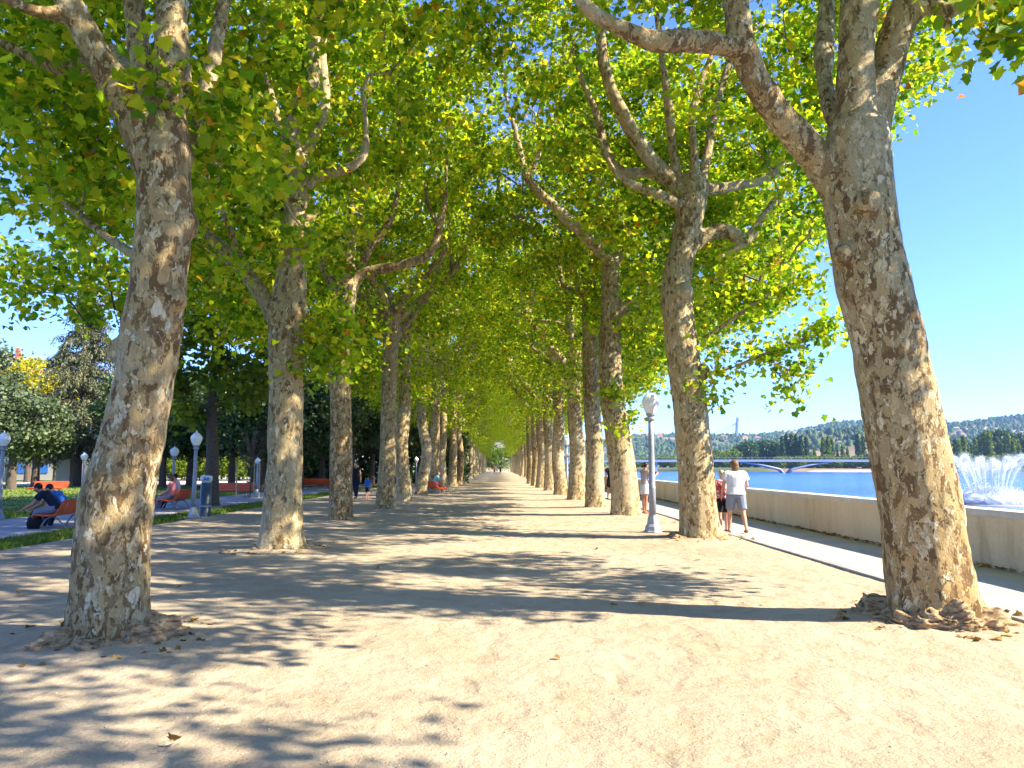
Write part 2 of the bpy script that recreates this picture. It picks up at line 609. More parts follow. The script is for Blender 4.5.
def generic_limbs(rng, s, r0=.36, fork=6.3, top=13.5, lean=.02):
    lx, ly = rng.normal(0, .12) + s * lean * 4, rng.normal(0, .1)
    kx, ky = rng.normal(0, .14, 2)
    P = np.array([[0, 0, -.25], [0, 0, .5], [lx * .25 + kx, ly * .2 + ky, 2.2], [lx * .6 - kx * .5, ly * .6, 4.2], [lx, ly, fork]])
    r = np.array([r0 * 1.1, r0, r0 * .92, r0 * .86, r0 * .82])
    limbs = [resample(P, r, .25)]
    nl = rng.randint(5, 8)
    a0 = rng.uniform(0, 6.28)
    for i in range(nl):
        a = a0 + i * 6.283 / nl + rng.normal(0, .25)
        zs = fork - rng.uniform(0, 1.5) * (i % 2)
        d = np.array([math.cos(a), math.sin(a)])
        o1, o2, o3 = rng.uniform(.5, .9), rng.uniform(1.3, 2.3), rng.uniform(1.9, 3.4)
        k = rng.normal(0, .3, (3, 2))
        r1 = r0 * rng.uniform(.32, .52)
        Q = np.array([[lx * zs / fork, ly * zs / fork, zs - .5], [lx + d[0] * o1, ly + d[1] * o1, zs + .25 + rng.uniform(0, .4)],
                      [lx + d[0] * o2 + k[0, 0], ly + d[1] * o2 + k[0, 1], zs + rng.uniform(1.0, 1.9)],
                      [lx + d[0] * o3 + k[1, 0], ly + d[1] * o3 + k[1, 1], zs + rng.uniform(2.8, 3.8)],
                      [lx + d[0] * (o3 + .5) + k[2, 0], ly + d[1] * (o3 + .5) + k[2, 1], top + rng.uniform(-1.5, .8)]])
        limbs.append(resample(Q, np.array([r1 * 1.25, r1, r1 * .8, r1 * .5, .03]), .3))
        for sh in range(rng.randint(1, 4)):      # upright shoots from the elbow and beyond
            q = Q[2] + (Q[3] - Q[2]) * rng.uniform(0, .7); h = rng.uniform(3.0, 6.0)
            S = np.array([q, q + [rng.normal(0, .35), rng.normal(0, .35), h * .35], q + [rng.normal(0, .6), rng.normal(0, .6), h * .7], q + [rng.normal(0, .8), rng.normal(0, .8), h]])
            limbs.append(resample(S, np.array([r1 * .45, r1 * .38, r1 * .25, .015]), .3))
    return limbs


def plane_tree(base, limbs, clumps, rng, leaf_kind, per, size, voxel, spread=.31, blobs=(), flare=.35, thin=5):
    base = np.asarray(base, float)
    origin = np.array([base[0], base[1], 0.0])
    branches, ends = grow(limbs, clumps, rng)
    me_t = build_trunk(limbs, branches, origin, rng, voxel, blobs, flare, thin, rng.uniform(0, 6))
    L = clump_leaves(ends, per, spread, rng)
    me_l = leaves('crown', L - origin, size, leaf_kind, rng)
    root = empty('plane_tree', origin)
    link('trunk', me_t, BARK, root)
    link('crown', me_l, LEAF, root)
    return root


def burl(root, r, rng, seed, h=.20, sx=1.0):
    """flaky raised collar of old bark and root round the foot"""
    nu, nv = 220, 40
    a = np.linspace(0, 2 * math.pi, nu, endpoint=False)
    V = []
    for j in range(nv):
        f = j / (nv - 1)
        for q in a:
            p = Vector((math.cos(q) * 2.0, math.sin(q) * 2.0, seed))
            w = 1 + .34 * noise.noise(p * 1.1) + .12 * noise.noise(p * 3)
            hh = h * (.65 + .9 * max(-.45, noise.noise(p * 1.3 + Vector((5, 5, 5)))))
            rr = r * (.50 + .50 * w * math.cos(f * math.pi / 2) ** .5)
            zz = -.05 + (hh + .05) * math.sin(f * math.pi / 2) ** .8
            pp = Vector((rr * math.cos(q), rr * math.sin(q), zz))
            # torn horizontal plates
            s = pp.z * 26 + 2.2 * noise.noise(Vector((pp.x * 4, pp.y * 4, seed)))
            st = (s - math.floor(s))
            k = .045 * (st - .5) * (1 if f < .9 else 0) * (.5 + .8 * abs(noise.noise(p * 5))) + .05 * noise.noise(Vector((pp.x * 5, pp.y * 5, pp.z * 9 + seed))) + .030 * noise.noise(Vector((pp.x * 13, pp.y * 13, pp.z * 30)))
            V.append([pp.x * (1 + k * 2.0) * sx, pp.y * (1 + k * 2.0), pp.z + k * .8])
    F = [(j * nu + i, j * nu + (i + 1) % nu, (j + 1) * nu + (i + 1) % nu, (j + 1) * nu + i) for j in range(nv - 1) for i in range(nu)]
    return link('root_burl', np_mesh('root_burl', np.array(V), np.array(F), True), BURL, root)


def burl_material():
    m, t, b, o = mat('old_bark')
    v = coords(t, (1, 1, 2.5), rnd=True)
    w = warp(t, v, 6, .15)
    f = noise_(t, w, 11, 6, .65)
    c = ramp(t, f, [(.34, (.06, .036, .018)), (.45, (.26, .165, .08)), (.58, (.46, .32, .165)), (.74, (.62, .48, .29))])  # darkest stop paints shade into the crevices of the bark
    t.links.new(c, b.inputs['Base Color']); b.inputs['Roughness'].default_value = .95
    t.links.new(bump(t, f, .9, .03), b.inputs['Normal'])
    return m


BURL = burl_material()
ROW = 'plane trees lining the promenade'
hero = {}


def seen(P, x0, y0, x1, y1):
    px, py = project(P)
    return (px > x0) & (px < x1) & (py > y0) & (py < y1)


# --- first tree on the left
rng = np.random.RandomState(11)
Y = 6.75
t = px_limb([(110, 668, 46, Y), (111, 640, 42, Y), (112, 560, 38, Y), (117, 500, 38, Y), (127, 460, 34.5, Y), (142, 400, 31, Y), (151, 340, 31.5, Y), (156, 300, 31, Y), (164, 230, 29, Y), (164, 180, 29, Y), (165, 130, 28, Y)])
L = [resample(*t, .2)]
L += [resample(*px_limb(q), .2) for q in (
    [(158, 175, 24, Y), (146, 140, 25, Y), (125, 100, 21, Y - .1), (100, 60, 18, Y - .2), (80, 22, 16, Y - .3), (58, -20, 15, Y - .4), (30, -80, 12, Y - .5), (15, -170, 8, Y - .4)],
    [(166, 150, 20, Y), (170, 100, 21, Y + .1), (173, 55, 19, Y + .2), (171, 0, 18, Y + .3), (178, -70, 14, Y + .5), (185, -180, 9, Y + .6)],
    [(160, 125, 12, Y + .1), (148, 85, 12, Y + .35), (138, 45, 12, Y + .5), (133, 0, 12, Y + .6), (120, -80, 10, Y + .9), (110, -170, 6, Y + 1)],
    [(78, 20, 10, Y - .3), (55, 14, 9, Y - .4), (30, 9, 8, Y - .5), (0, -2, 7.5, Y - .7), (-40, -20, 6, Y - .9), (-90, -70, 4, Y - 1)],
    [(140, 110, 9, Y + .3), (112, 52, 10, Y + .9), (75, 68, 9, Y + 1.2), (40, 62, 7, Y + 1.3), (0, 42, 6, Y + 1.4), (-50, 20, 5, Y + 1.5)],
    [(180, 190, 8, Y + .3), (192, 140, 8, Y + .7), (210, 75, 8, Y + 1.0), (222, 15, 7, Y + 1.2), (235, -60, 5, Y + 1.5)],
    [(172, 270, 6, Y + .3), (150, 262, 6, Y + 1.0), (118, 245, 5.5, Y + 1.7), (80, 215, 5, Y + 2.4), (40, 180, 3.5, Y + 3)])]
b0 = t[0][1] * [1, 1, 0]
def keepL1(P, rng):
    px, py = project(P)
    k = ~((px < 60) & (py > 215)) & ~((px < 135) & (py > 245)) & ~((px > 95) & (px < 205) & (py > 20) & (P[:, 1] < 7.6)) & ~((px < 260) & (py > 250) & (P[:, 1] < 9.5))
    front = (P[:, 1] < 7.5) & (px > 30) & (px < 235) & (py > -60)
    return k & ~front & ~((px > 380) & (py > 0))
cl = crown_points(330, rng, 1, b0, zb=4.3, zt=13.5, out=5.4, keep=keepL1, fork=5)
cl = np.concatenate([cl, np.array([at(x, y, 6.75 + d) for x, y, d in ((150, 80, -.3), (205, 92, .3), (225, 110, .5), (215, 150, .6), (210, 190, .9), (235, 170, .8), (60, 20, .9), (20, 130, 2.6), (60, 150, 2.2), (90, 180, 2.4), (40, 190, 3), (100, 110, 2), (20, 90, 2), (70, 215, 3.2), (115, 225, 2.6))])])
knot = at(117, 350, Y - .05)
tr = plane_tree(b0, L, cl, rng, 'lobed', 84, .122, .03, blobs=[(knot, (.09, .09, .11)), (at(178, 300, Y - .1), (.07, .12, .10)), (at(190, 225, Y), (.07, .1, .13))], flare=.22)
burl(tr, .54, rng, 2.2, .22)
tag(tr, 'thick leaning plane tree nearest on the left, raised bark collar at its foot', 'plane tree', ROW)
hero['L1'] = tr

# --- first tree on the right
rng = np.random.RandomState(12)
Y = 7.45
t = px_limb([(936, 655, 52, Y), (934, 625, 48, Y), (926, 560, 44, Y), (918, 500, 43.5, Y), (911, 460, 43, Y), (899, 400, 41, Y), (888, 340, 40.5, Y), (877, 300, 39, Y), (862, 230, 38.5, Y), (857, 185, 39, Y), (857, 140, 36, Y)])
L = [resample(*t, .2)]
L += [resample(*px_limb(q), .2) for q in (
    [(848, 205, 22, Y), (822, 165, 20, Y), (796, 135, 17, Y - .15), (771, 104, 15.5, Y - .3), (752, 72, 15, Y - .4), (740, 40, 15, Y - .5), (735, 0, 15, Y - .5), (722, -70, 12, Y - .4), (705, -160, 8, Y)],
    [(742, 50, 10, Y - .5), (715, 43, 11.5, Y - .6), (682, 41, 12.5, Y - .7), (650, 40, 11, Y - .8), (612, 24, 9, Y - .8), (588, 10, 8.5, Y - .9), (576, -12, 7, Y - .9), (560, -70, 5, Y - .9), (540, -140, 4, Y - .8)],
    [(854, 170, 24, Y), (855, 110, 22, Y), (856, 55, 21, Y), (860, 0, 21, Y), (862, -80, 17, Y), (850, -190, 10, Y + .3)],
    [(868, 160, 20, Y + .1), (876, 110, 20, Y + .15), (890, 55, 19, Y + .2), (909, 0, 19, Y + .2), (930, -60, 15, Y + .3), (950, -170, 9, Y + .4)],
    [(895, 40, 10, Y + .2), (925, 6, 11, Y + .1), (948, 12, 11, Y), (975, 1, 8, Y - .1), (1005, 4, 7, Y - .2), (1040, 0, 6, Y - .2), (1090, -40, 4, Y - .2)],
    [(946, 12, 8, Y), (948, 26, 6.5, Y - .05)],
    [(838, 130, 10, Y + .5), (826, 90, 10, Y + .9), (824, 45, 11, Y + 1.2), (826, 0, 9, Y + 1.4), (810, -90, 6, Y + 1.8)])]
b0 = t[0][1] * [1, 1, 0]
def keepR1(P, rng):
    px, py = project(P)
    k = ~((px > 690) & (px < 1110) & (py > -12))
    return k & ~((px < 560) & (py > 40)) & ~((py > 130) & (px < 1130)) & ~((P[:, 0] - 1.224 * P[:, 2] > -1.9) & (P[:, 1] + .374 * P[:, 2] < 8.0))
cl = crown_points(420, rng, -1, b0, zb=4.2, zt=14, out=6.2, ry=5.6, keep=keepR1, fork=5)
cl = np.concatenate([cl, np.array([at(x, y, Y + d) for x, y, d in ((1000, 25, -.2), (1012, 30, -.3), (1030, 20, -.3))])])
tr = plane_tree(b0, L, cl, rng, 'lobed', 78, .128, .03, blobs=[(at(842, 255, Y - .2), (.1, .1, .12)), (at(868, 200, Y - .38), (.16, .09, .12)), (at(930, 430, Y - .2), (.10, .1, .12)), (at(950, 585, Y - .1), (.14, .16, .25))], flare=.26)
burl(tr, .66, rng, 8.1, .25)
tag(tr, 'stout leaning plane tree nearest on the right, flaky bark mound round its foot', 'plane tree', ROW)

# --- second tree on the right
rng = np.random.RandomState(13)
Y = 15.9
t = px_limb([(702, 558, 25, Y), (701, 545, 23, Y), (698, 500, 19, Y), (693, 440, 18.5, Y), (689, 400, 17.5, Y), (681, 340, 17, Y), (676, 285, 15.5, Y), (684, 245, 14, Y), (692, 205, 16, Y), (693, 185, 16, Y)])
L = [resample(*t, .22)]
L += [resample(*px_limb(q), .22) for q in (
    [(690, 205, 9, Y), (668, 178, 8.5, Y), (650, 158, 8, Y - .2), (630, 128, 7.5, Y - .4), (614, 95, 6.5, Y - .6), (604, 65, 6, Y - .8), (600, 30, 5, Y - .9), (592, -40, 3, Y - 1)],
    [(675, 185, 5.5, Y + .2), (650, 173, 5.5, Y + .2), (622, 172, 5, Y), (606, 152, 4.5, Y), (597, 115, 4, Y), (580, 75, 3, Y - .2), (570, 30, 2, Y - .3)],
    [(680, 205, 6, Y - .2), (655, 193, 5.5, Y - .4), (636, 186, 4.5, Y - .5), (615, 172, 3, Y - .6), (600, 140, 2, Y - .6)],
    [(684, 195, 6, Y), (674, 160, 5, Y), (669, 110, 5, Y - .2), (663, 65, 4, Y - .3), (655, 0, 3, Y - .3)],
    [(696, 190, 5, Y - .1), (694, 150, 4.5, Y - .2), (692, 115, 4.5, Y - .2), (704, 75, 4, Y), (716, 40, 3, Y + .1), (725, -30, 2, Y + .1)],
    [(700, 190, 7, Y), (722, 188, 6.5, Y + .3), (745, 184, 5, Y + .5), (768, 178, 4, Y + .6), (790, 150, 3, Y + .7), (810, 100, 2, Y + .8)],
    [(690, 250, 8, Y), (708, 234, 8.5, Y + .1), (728, 231, 8, Y + .1), (746, 240, 7, Y), (762, 218, 4.5, Y), (775, 200, 3.5, Y), (795, 180, 2, Y)],
    [(746, 242, 5, Y), (730, 252, 3.5, Y), (718, 258, 2.5, Y - .1), (770, 262, 2.5, Y - .2)][:3],
    [(700, 190, 6, Y + .4), (708, 150, 5, Y + .7), (715, 110, 5, Y + .9), (730, 60, 4, Y + 1.2), (745, 0, 2.5, Y + 1.5)],
    [(690, 345, 3, Y), (720, 328, 2.6, Y - .2), (752, 305, 2.2, Y - .3), (790, 280, 1.4, Y - .4)],
    [(693, 375, 2.4, Y), (725, 370, 2.0, Y - .3), (770, 352, 1.6, Y - .5), (815, 335, 1.1, Y - .6)])]
b0 = t[0][1] * [1, 1, 0]
def sky_right(P):
    """open air over the water, right of the crowns"""
    px, py = project(P)
    edge = np.interp(py, [-400, -50, 0, 60, 110, 120, 240, 265, 300, 345, 380, 420, 480], [1000, 985, 972, 966, 930, 880, 848, 815, 775, 750, 735, 725, 640])
    return px < edge + 10 * np.sin(py * .11) - 12
def keepR2(P, rng):
    px, py = project(P)
    return sky_right(P) & ~((px < 560) & (py > 120)) & ~((px > 585) & (px < 760) & (py > 20) & (P[:, 1] < 16.3) & (rng.uniform(0, 1, len(P)) < .85)) & ~((px > 655) & (px < 730) & (py > 150) & (P[:, 1] < 15.6)) & ~(py > 330)
cl = crown_points(400, rng, -1, b0, zb=4.4, zt=14.5, out=5.6, keep=keepR2, fork=7)
ext = [(742, 290, 0), (760, 300, -.2), (775, 285, -.3), (790, 300, -.4), (805, 280, -.4), (730, 320, -.1), (745, 345, -.3), (765, 350, -.4), (785, 350, -.5), (803, 340, -.5), (822, 330, -.6), (715, 350, -.2), (728, 372, -.3), (712, 395, -.2), (735, 300, .2), (770, 362, -.4), (797, 372, -.5), (793, 398, -.6), (760, 260, 0), (790, 262, 0), (812, 292, -.4), (720, 300, 0), (700, 385, -.4), (745, 260, .4), (800, 240, .2), (815, 225, .3), (775, 240, .3), (720, 280, .2), (730, 265, -.2), (750, 320, -.2), (832, 322, -.6)]
cl = np.concatenate([cl, np.array([at(x, y, Y + d) for x, y, d in ext])])
tr = plane_tree(b0, L, cl, rng, 'lobed', 84, .124, .035, blobs=[(at(684, 292, Y - .3), (.20, .25, .20)), (at(704, 372, Y - .2), (.13, .13, .18))], flare=.12, spread=.30)
burl(tr, .66, rng, 4.4, .16, 1.1)
tag(tr, 'second plane tree of the right row, knobbly trunk beside the grey lamp post', 'plane tree', ROW)

# --- third tree on the right
rng = np.random.RandomState(14)
Y = 23.3
t = px_limb([(627, 532, 15.5, Y), (626, 520, 14.5, Y), (624, 480, 14, Y), (617, 430, 13, Y), (611, 390, 12.5, Y), (610, 340, 12, Y), (611, 300, 9.5, Y), (610, 265, 9, Y)])
L = [resample(*t, .25)]
L += [resample(*px_limb(q), .25) for q in (
    [(611, 285, 7, Y), (606, 258, 7, Y), (590, 241, 6.5, Y - .2), (570, 222, 6, Y - .4), (550, 202, 5, Y - .6), (532, 186, 4.5, Y - .7), (523, 165, 4, Y - .7), (515, 130, 3, Y - .8), (506, 95, 2.5, Y - 1), (498, 50, 1.6, Y - 1)],
    [(606, 330, 7, Y), (618, 312, 6.5, Y - .1), (636, 302, 6.5, Y - .2), (656, 292, 6.5, Y - .2), (680, 280, 5, Y - .2), (705, 255, 4, Y), (715, 215, 3, Y)],
    [(611, 275, 5, Y), (622, 254, 4, Y + .2), (640, 248, 3.4, Y + .3), (656, 244, 3, Y + .3), (690, 215, 2, Y + .3)],
    [(609, 270, 6, Y), (600, 230, 4.5, Y + .3), (598, 190, 4, Y + .3), (592, 140, 3, Y + .3), (590, 90, 2, Y + .3)],
    [(612, 275, 6, Y), (622, 220, 4.5, Y + .6), (625, 160, 4, Y + .9), (640, 100, 2.5, Y + 1)],
    [(528, 180, 3, Y - .7), (540, 150, 3, Y - .5), (538, 120, 2.5, Y - .4), (548, 80, 1.8, Y - .2)])]
b0 = t[0][1] * [1, 1, 0]
def keepR3(P, rng):
    px, py = project(P)
    return sky_right(P) & ~((px < 530) & (py > 200)) & ~(py > 340) & ~((px > 495) & (px < 660) & (py > 90) & (P[:, 1] < 23.6) & (rng.uniform(0, 1, len(P)) < .88))
cl = crown_points(430, rng, -1, b0, zb=5.0, zt=15, keep=keepR3, fork=8)
ext = [(630, 330, 0), (645, 345, 0), (640, 370, .2), (655, 330, 0), (625, 395, -.6), (635, 415, -.4), (650, 385, .1), (660, 360, 0), (618, 430, -.7), (610, 390, -.6), (648, 310, 0)]
cl = np.concatenate([cl, np.array([at(x, y, Y + d) for x, y, d in ext])])
tr = plane_tree(b0, L, cl, rng, 'mid', 84, .135, .05, flare=.2)
tag(tr, 'third plane tree of the right row, one long limb arching left over the alley', 'plane tree', ROW)

# --- second tree on the left
rng = np.random.RandomState(15)
Y = 13.9
t = px_limb([(281, 570, 26, Y), (281, 555, 23, Y), (283, 500, 19, Y), (285, 460, 18, Y), (286, 400, 17.5, Y), (285, 345, 18, Y), (288, 310, 18.5, Y), (293, 260, 15, Y), (298, 220, 13.5, Y), (295, 180, 12.5, Y), (293, 150, 11, Y)])
L = [resample(*t, .2)]
L += [resample(*px_limb(q), .2) for q in (
    [(293, 165, 10, Y), (291, 135, 9.5, Y), (293, 115, 8, Y), (305, 97, 7, Y - .1), (315, 78, 6.5, Y - .1), (314, 45, 6.5, Y - .1), (317, 10, 5.5, Y), (310, -60, 3, Y + .2)],
    [(302, 190, 6, Y), (308, 150, 6, Y + .2), (321, 120, 5.5, Y + .4), (326, 95, 5, Y + .6), (322, 50, 5, Y + .7), (330, -10, 3, Y + .8)],
    [(300, 200, 6, Y), (312, 180, 6, Y - .1), (328, 173, 5, Y - .2), (345, 170, 5, Y - .2), (362, 158, 4.5, Y - .2), (366, 130, 3.5, Y - .1), (362, 90, 2.5, Y)],
    [(283, 340, 10, Y), (268, 305, 9, Y), (255, 285, 9, Y + .2), (243, 268, 8, Y + .4), (222, 248, 7, Y + .7), (198, 225, 6, Y + 1), (178, 195, 5, Y + 1.2), (160, 140, 3, Y + 1.4)],
    [(243, 268, 5, Y + .4), (232, 235, 4, Y + .5), (222, 205, 4, Y + .6), (215, 150, 3, Y + .8), (205, 90, 2, Y + 1)],
    [(302, 235, 5, Y), (312, 218, 5, Y), (316, 210, 4, Y)],
    [(292, 150, 6, Y + .3), (275, 110, 5, Y + .6), (265, 60, 4, Y + .9), (262, 0, 3, Y + 1)])]
b0 = t[0][1] * [1, 1, 0]
def sky_left(P):
    px, py = project(P)
    return ~((px < 130) & (py > 235)) & ~((px < 60) & (py > 215))
def keepL2(P, rng):
    px, py = project(P)
    return sky_left(P) & ~((px > 255) & (px < 370) & (py > 20) & (P[:, 1] < 14.1) & (rng.uniform(0, 1, len(P)) < .85)) & ~(py > 340) & ~((px > 440) & (py > 120))
cl = crown_points(400, rng, 1, b0, zb=4.6, zt=14, out=5.6, keep=keepL2, fork=7)
ext = [(335, 350, .2), (350, 360, .3), (345, 335, .2), (325, 370, .1), (330, 320, 0), (320, 340, -.3), (310, 360, -.3), (180, 255, 1), (210, 275, .8), (235, 310, .6), (250, 330, .4), (200, 310, 1.2), (225, 340, 1), (165, 290, 1.5), (300, 240, -.4), (270, 245, -.4), (255, 220, -.3), (315, 165, -.4)]
cl = np.concatenate([cl, np.array([at(x, y, Y + d) for x, y, d in ext])])
tr = plane_tree(b0, L, cl, rng, 'lobed', 86, .124, .035, blobs=[(at(277, 312, Y - .2), (.2, .2, .28))], flare=.3)
burl(tr, .60, rng, 6.3, .10)
tag(tr, 'second plane tree of the left row, with an S-shaped limb above the fork', 'plane tree', ROW)

# --- third tree on the left
rng = np.random.RandomState(16)
Y = 21.0
t = px_limb([(341, 538, 14.5, Y), (341, 524, 12.5, Y), (341, 480, 11.5, Y), (341, 420, 11, Y), (340, 370, 11, Y), (344, 320, 10.5, Y), (347, 285, 10, Y)])
L = [resample(*t, .25)]
L += [resample(*px_limb(q), .25) for q in (
    [(347, 295, 6.5, Y), (358, 276, 6, Y), (380, 269, 5.5, Y - .1), (410, 263, 5, Y - .2), (431, 252, 4.5, Y - .3), (440, 225, 4, Y - .3), (445, 200, 3, Y - .3), (447, 160, 2.4, Y - .3), (455, 110, 1.6, Y - .3)],
    [(347, 290, 7, Y), (350, 250, 6, Y + .2), (353, 215, 5.5, Y + .3), (350, 170, 4.5, Y + .3), (355, 110, 3, Y + .3), (350, 40, 2, Y + .4)],
    [(350, 300, 5, Y + .3), (368, 250, 4.5, Y + .5), (388, 225, 4, Y + .5), (398, 190, 3.4, Y + .4), (404, 140, 2.4, Y + .4)],
    [(342, 300, 6, Y), (325, 270, 5, Y + .4), (312, 240, 4, Y + .6), (300, 190, 3, Y + 1), (295, 120, 2, Y + 1)],
    [(440, 228, 2.6, Y - .3), (428, 205, 2.4, Y - .2), (424, 170, 1.8, Y - .1)])]
b0 = t[0][1] * [1, 1, 0]
def keepL3(P, rng):
    px, py = project(P)
    return ~(py > 345) & ~((px > 470) & (py > 200)) & ~((px > 325) & (px < 460) & (py > 140) & (P[:, 1] < 21.2) & (rng.uniform(0, 1, len(P)) < .85))
cl = crown_points(430, rng, 1, b0, zb=5.0, zt=15, keep=keepL3, fork=7)
tr = plane_tree(b0, L, cl, rng, 'mid', 84, .135, .05, flare=.25)
tag(tr, 'third plane tree of the left row, one limb reaching level into the alley', 'plane tree', ROW)

# --- the rest of both rows: four grown trees, copied down the alley
protos = {}
for s in (1, -1):
    for v in range(3):
        rng = np.random.RandomState(40 + v + (s > 0) * 10)
        fk = ([7.8, 8.4, 7.2] if s > 0 else [7.4, 8.2, 7.7])[v]
        limbs = generic_limbs(rng, s, r0=([.31, .29, .33] if s > 0 else [.38, .35, .40])[v], fork=fk)
        lo = lambda P, rng: ~((np.abs(P[:, 0]) < 1.0) & (P[:, 2] < fk) & (rng.uniform(0, 1, len(P)) < .7))
        cl = crown_points(380 if s < 0 else 320, rng, s, np.zeros(3), zb=4.6, zt=15, inn=5.6, out=5.5, ry=5.0, keep=lo, fork=fk)
        tz = rng.uniform(4.4, fk, 16); ta = rng.uniform(0, 6.28, 16); td = rng.uniform(.9, 2.0, 16)      # tufts on the trunk
        cl = np.concatenate([cl, np.stack([td * np.cos(ta), td * np.sin(ta), tz], 1)])
        protos[s, v] = plane_tree((0, 0, 0), limbs, cl, rng, 'mid' if v < 1 else 'flat', 62, .155, .06, spread=.36, flare=.25, thin=4)
used = set()
ORD = ['first', 'second', 'third', 'fourth', 'fifth', 'sixth', 'seventh', 'eighth', 'ninth', 'tenth']


def place_row(s, x, y, v, label, rz=0, sc_=1.0):
    p = protos[s, v]
    if (s, v) in used: p = copy_tree(p)
    used.add((s, v))
    p.location = (x, y, 0); p.scale = (sc_,) * 3
    p.rotation_euler = (0, 0, rz)
    return tag(p, label, 'plane tree', ROW)


rng = np.random.RandomState(5)
left_px = {4: (384, 511), 5: (403, 503), 6: (421, 497), 7: (433, 493), 8: (443, 489.5), 9: (452, 487), 10: (459, 485)}
right_px = {4: (596, 509.5), 5: (577, 501.5), 6: (561, 495), 7: (550, 491), 8: (542, 488), 9: (536, 486), 10: (531, 484)}
for s, side, tab in ((1, 'left', left_px), (-1, 'right', right_px)):
    for i in range(4, 33):
        if i in tab:
            p = gnd(*tab[i]); x, y = p[0], p[1] + .3
            lab = f'{ORD[i - 1]} plane tree of the {side} row, counted from the camera'
        else:
            y = y + 7.5 + rng.normal(0, .25); x = (-4.35 if s > 0 else 3.75) + rng.normal(0, .15)
            lab = f'distant plane tree of the {side} row, past its tenth tree'
        place_row(s, x, y, (i + (s > 0)) % 3 if i < 9 else [2, 1, 2][i % 3], lab, rng.normal(0, .12), rng.uniform(.94, 1.06))
# the tree standing beside the camera, whose shade falls across the foreground
place_row(-1, 4.5, -2.4, 1, 'plane tree of the right row beside the camera, seen by its shade', 0.1)

# ------------------------------------------------------------------ ground, paths, water
def ground_bits():
    trunks = [(o.location.x, o.location.y) for o in C.objects if o.name.startswith('plane_tree') and o.location.y < 40]
    # promenade of packed sand with a little real relief and an uneven grass edge
    xs = np.concatenate([np.linspace(-9.4, 5.0, 150)])
    ys = np.concatenate([np.arange(-12, 2.2, .6), np.arange(2.2, 12, .07), np.geomspace(12, 420, 150)])
    X, Yg = np.meshgrid(xs, ys)
    Z = np.empty_like(X)
    for i in range(X.shape[0]):
        for j in range(X.shape[1]):
            p = Vector((X[i, j], Yg[i, j], 0))
            Z[i, j] = .016 * noise.noise(p * .6) + .009 * noise.noise(p * 2.3) + (.008 * noise.noise(p * 7.5) if Yg[i, j] < 25 else 0)
    for tx, ty in trunks:
        d2 = (X - tx) ** 2 + (Yg - ty) ** 2
        Z += .07 * np.exp(-d2 / .9)
    Z += .018
    Z[:, -1] = .012
    for i in range(X.shape[0]):     # ragged edge towards the lawn
        X[i, 0] = -8.95 + .18 * noise.noise(Vector((0, ys[i] * .8, 3))) + .08 * noise.noise(Vector((0, ys[i] * 3.1, 7)))
        Z[i, 0] = .006
        X[i, 1] = X[i, 0] + .05
    X[:, 2:8] = np.maximum(X[:, 2:8], X[:, 1:2] + .04 * np.arange(1, 7))
    m, n = X.shape
    i, j = np.meshgrid(np.arange(m - 1), np.arange(n - 1), indexing='ij')
    F = np.stack([i * n + j, i * n + j + 1, (i + 1) * n + j + 1, (i + 1) * n + j], -1).reshape(-1, 4)
    return np_mesh('sandy_path', np.stack([X, Yg, Z], -1).reshape(-1, 3), F, True)


m, t, b, o = mat('packed_sand')
v = coords(t)
big = noise_(t, v, .45, 4, .6)
mid = noise_(t, v, 3.2, 5, .6)
fin = noise_(t, v, 70, 4, .7)
grit = voro(t, v, 48)
c = ramp(t, big, [(.30, (.36, .285, .192)), (.55, (.44, .355, .248)), (.75, (.49, .40, .288))])
c = mixc(t, .6, c, ramp(t, mid, [(.25, (.72, .68, .62)), (.5, (1, 1, 1)), (.8, (1.08, 1.07, 1.06))]), 'MULTIPLY')
c = mixc(t, .75, c, ramp(t, fin, [(.30, (.66, .62, .58)), (.52, (1, 1, 1)), (.75, (1.15, 1.13, 1.1))]), 'MULTIPLY')
sp = N(t, 'ShaderNodeSeparateColor'); t.links.new(grit.outputs['Color'], sp.inputs[0])
peb = math_(t, 'MULTIPLY', math_(t, 'LESS_THAN', grit.outputs['Distance'], .28), math_(t, 'GREATER_THAN', sp.outputs[0], .86))
spk = ramp(t, noise_(t, v, 26, 5, .75), [(.60, (1, 1, 1)), (.70, (.62, .55, .47))])
c = mixc(t, .8, c, spk, 'MULTIPLY')
c = mixc(t, math_(t, 'MULTIPLY', peb, .7), c, ramp(t, sp.outputs[1], [(0, (.20, .15, .10)), (.5, (.42, .33, .23)), (1, (.66, .58, .46))]))
t.links.new(c, b.inputs['Base Color']); b.inputs['Roughness'].default_value = .95; b.inputs['Specular IOR Level'].default_value = .1
h = math_(t, 'ADD', math_(t, 'MULTIPLY', fin, .35), math_(t, 'ADD', math_(t, 'MULTIPLY', noise_(t, v, 14, 5, .65), .9), math_(t, 'MULTIPLY', peb, .5)))
ft_ = voro(t, warp(t, coords(t, (1.35, .8, 1)), 1.5, .5), 2.6, 'SMOOTH_F1')
pit = ramp(t, ft_.outputs['Distance'], [(.18, (0, 0, 0)), (.42, (1, 1, 1))])
n1 = bump(t, pit, .35, .035, bump(t, h, .9, .025))
t.links.new(bump(t, mid, .6, .07, n1), b.inputs['Normal'])
SAND = m
tag(link('sandy_path', ground_bits(), SAND), kind='structure')

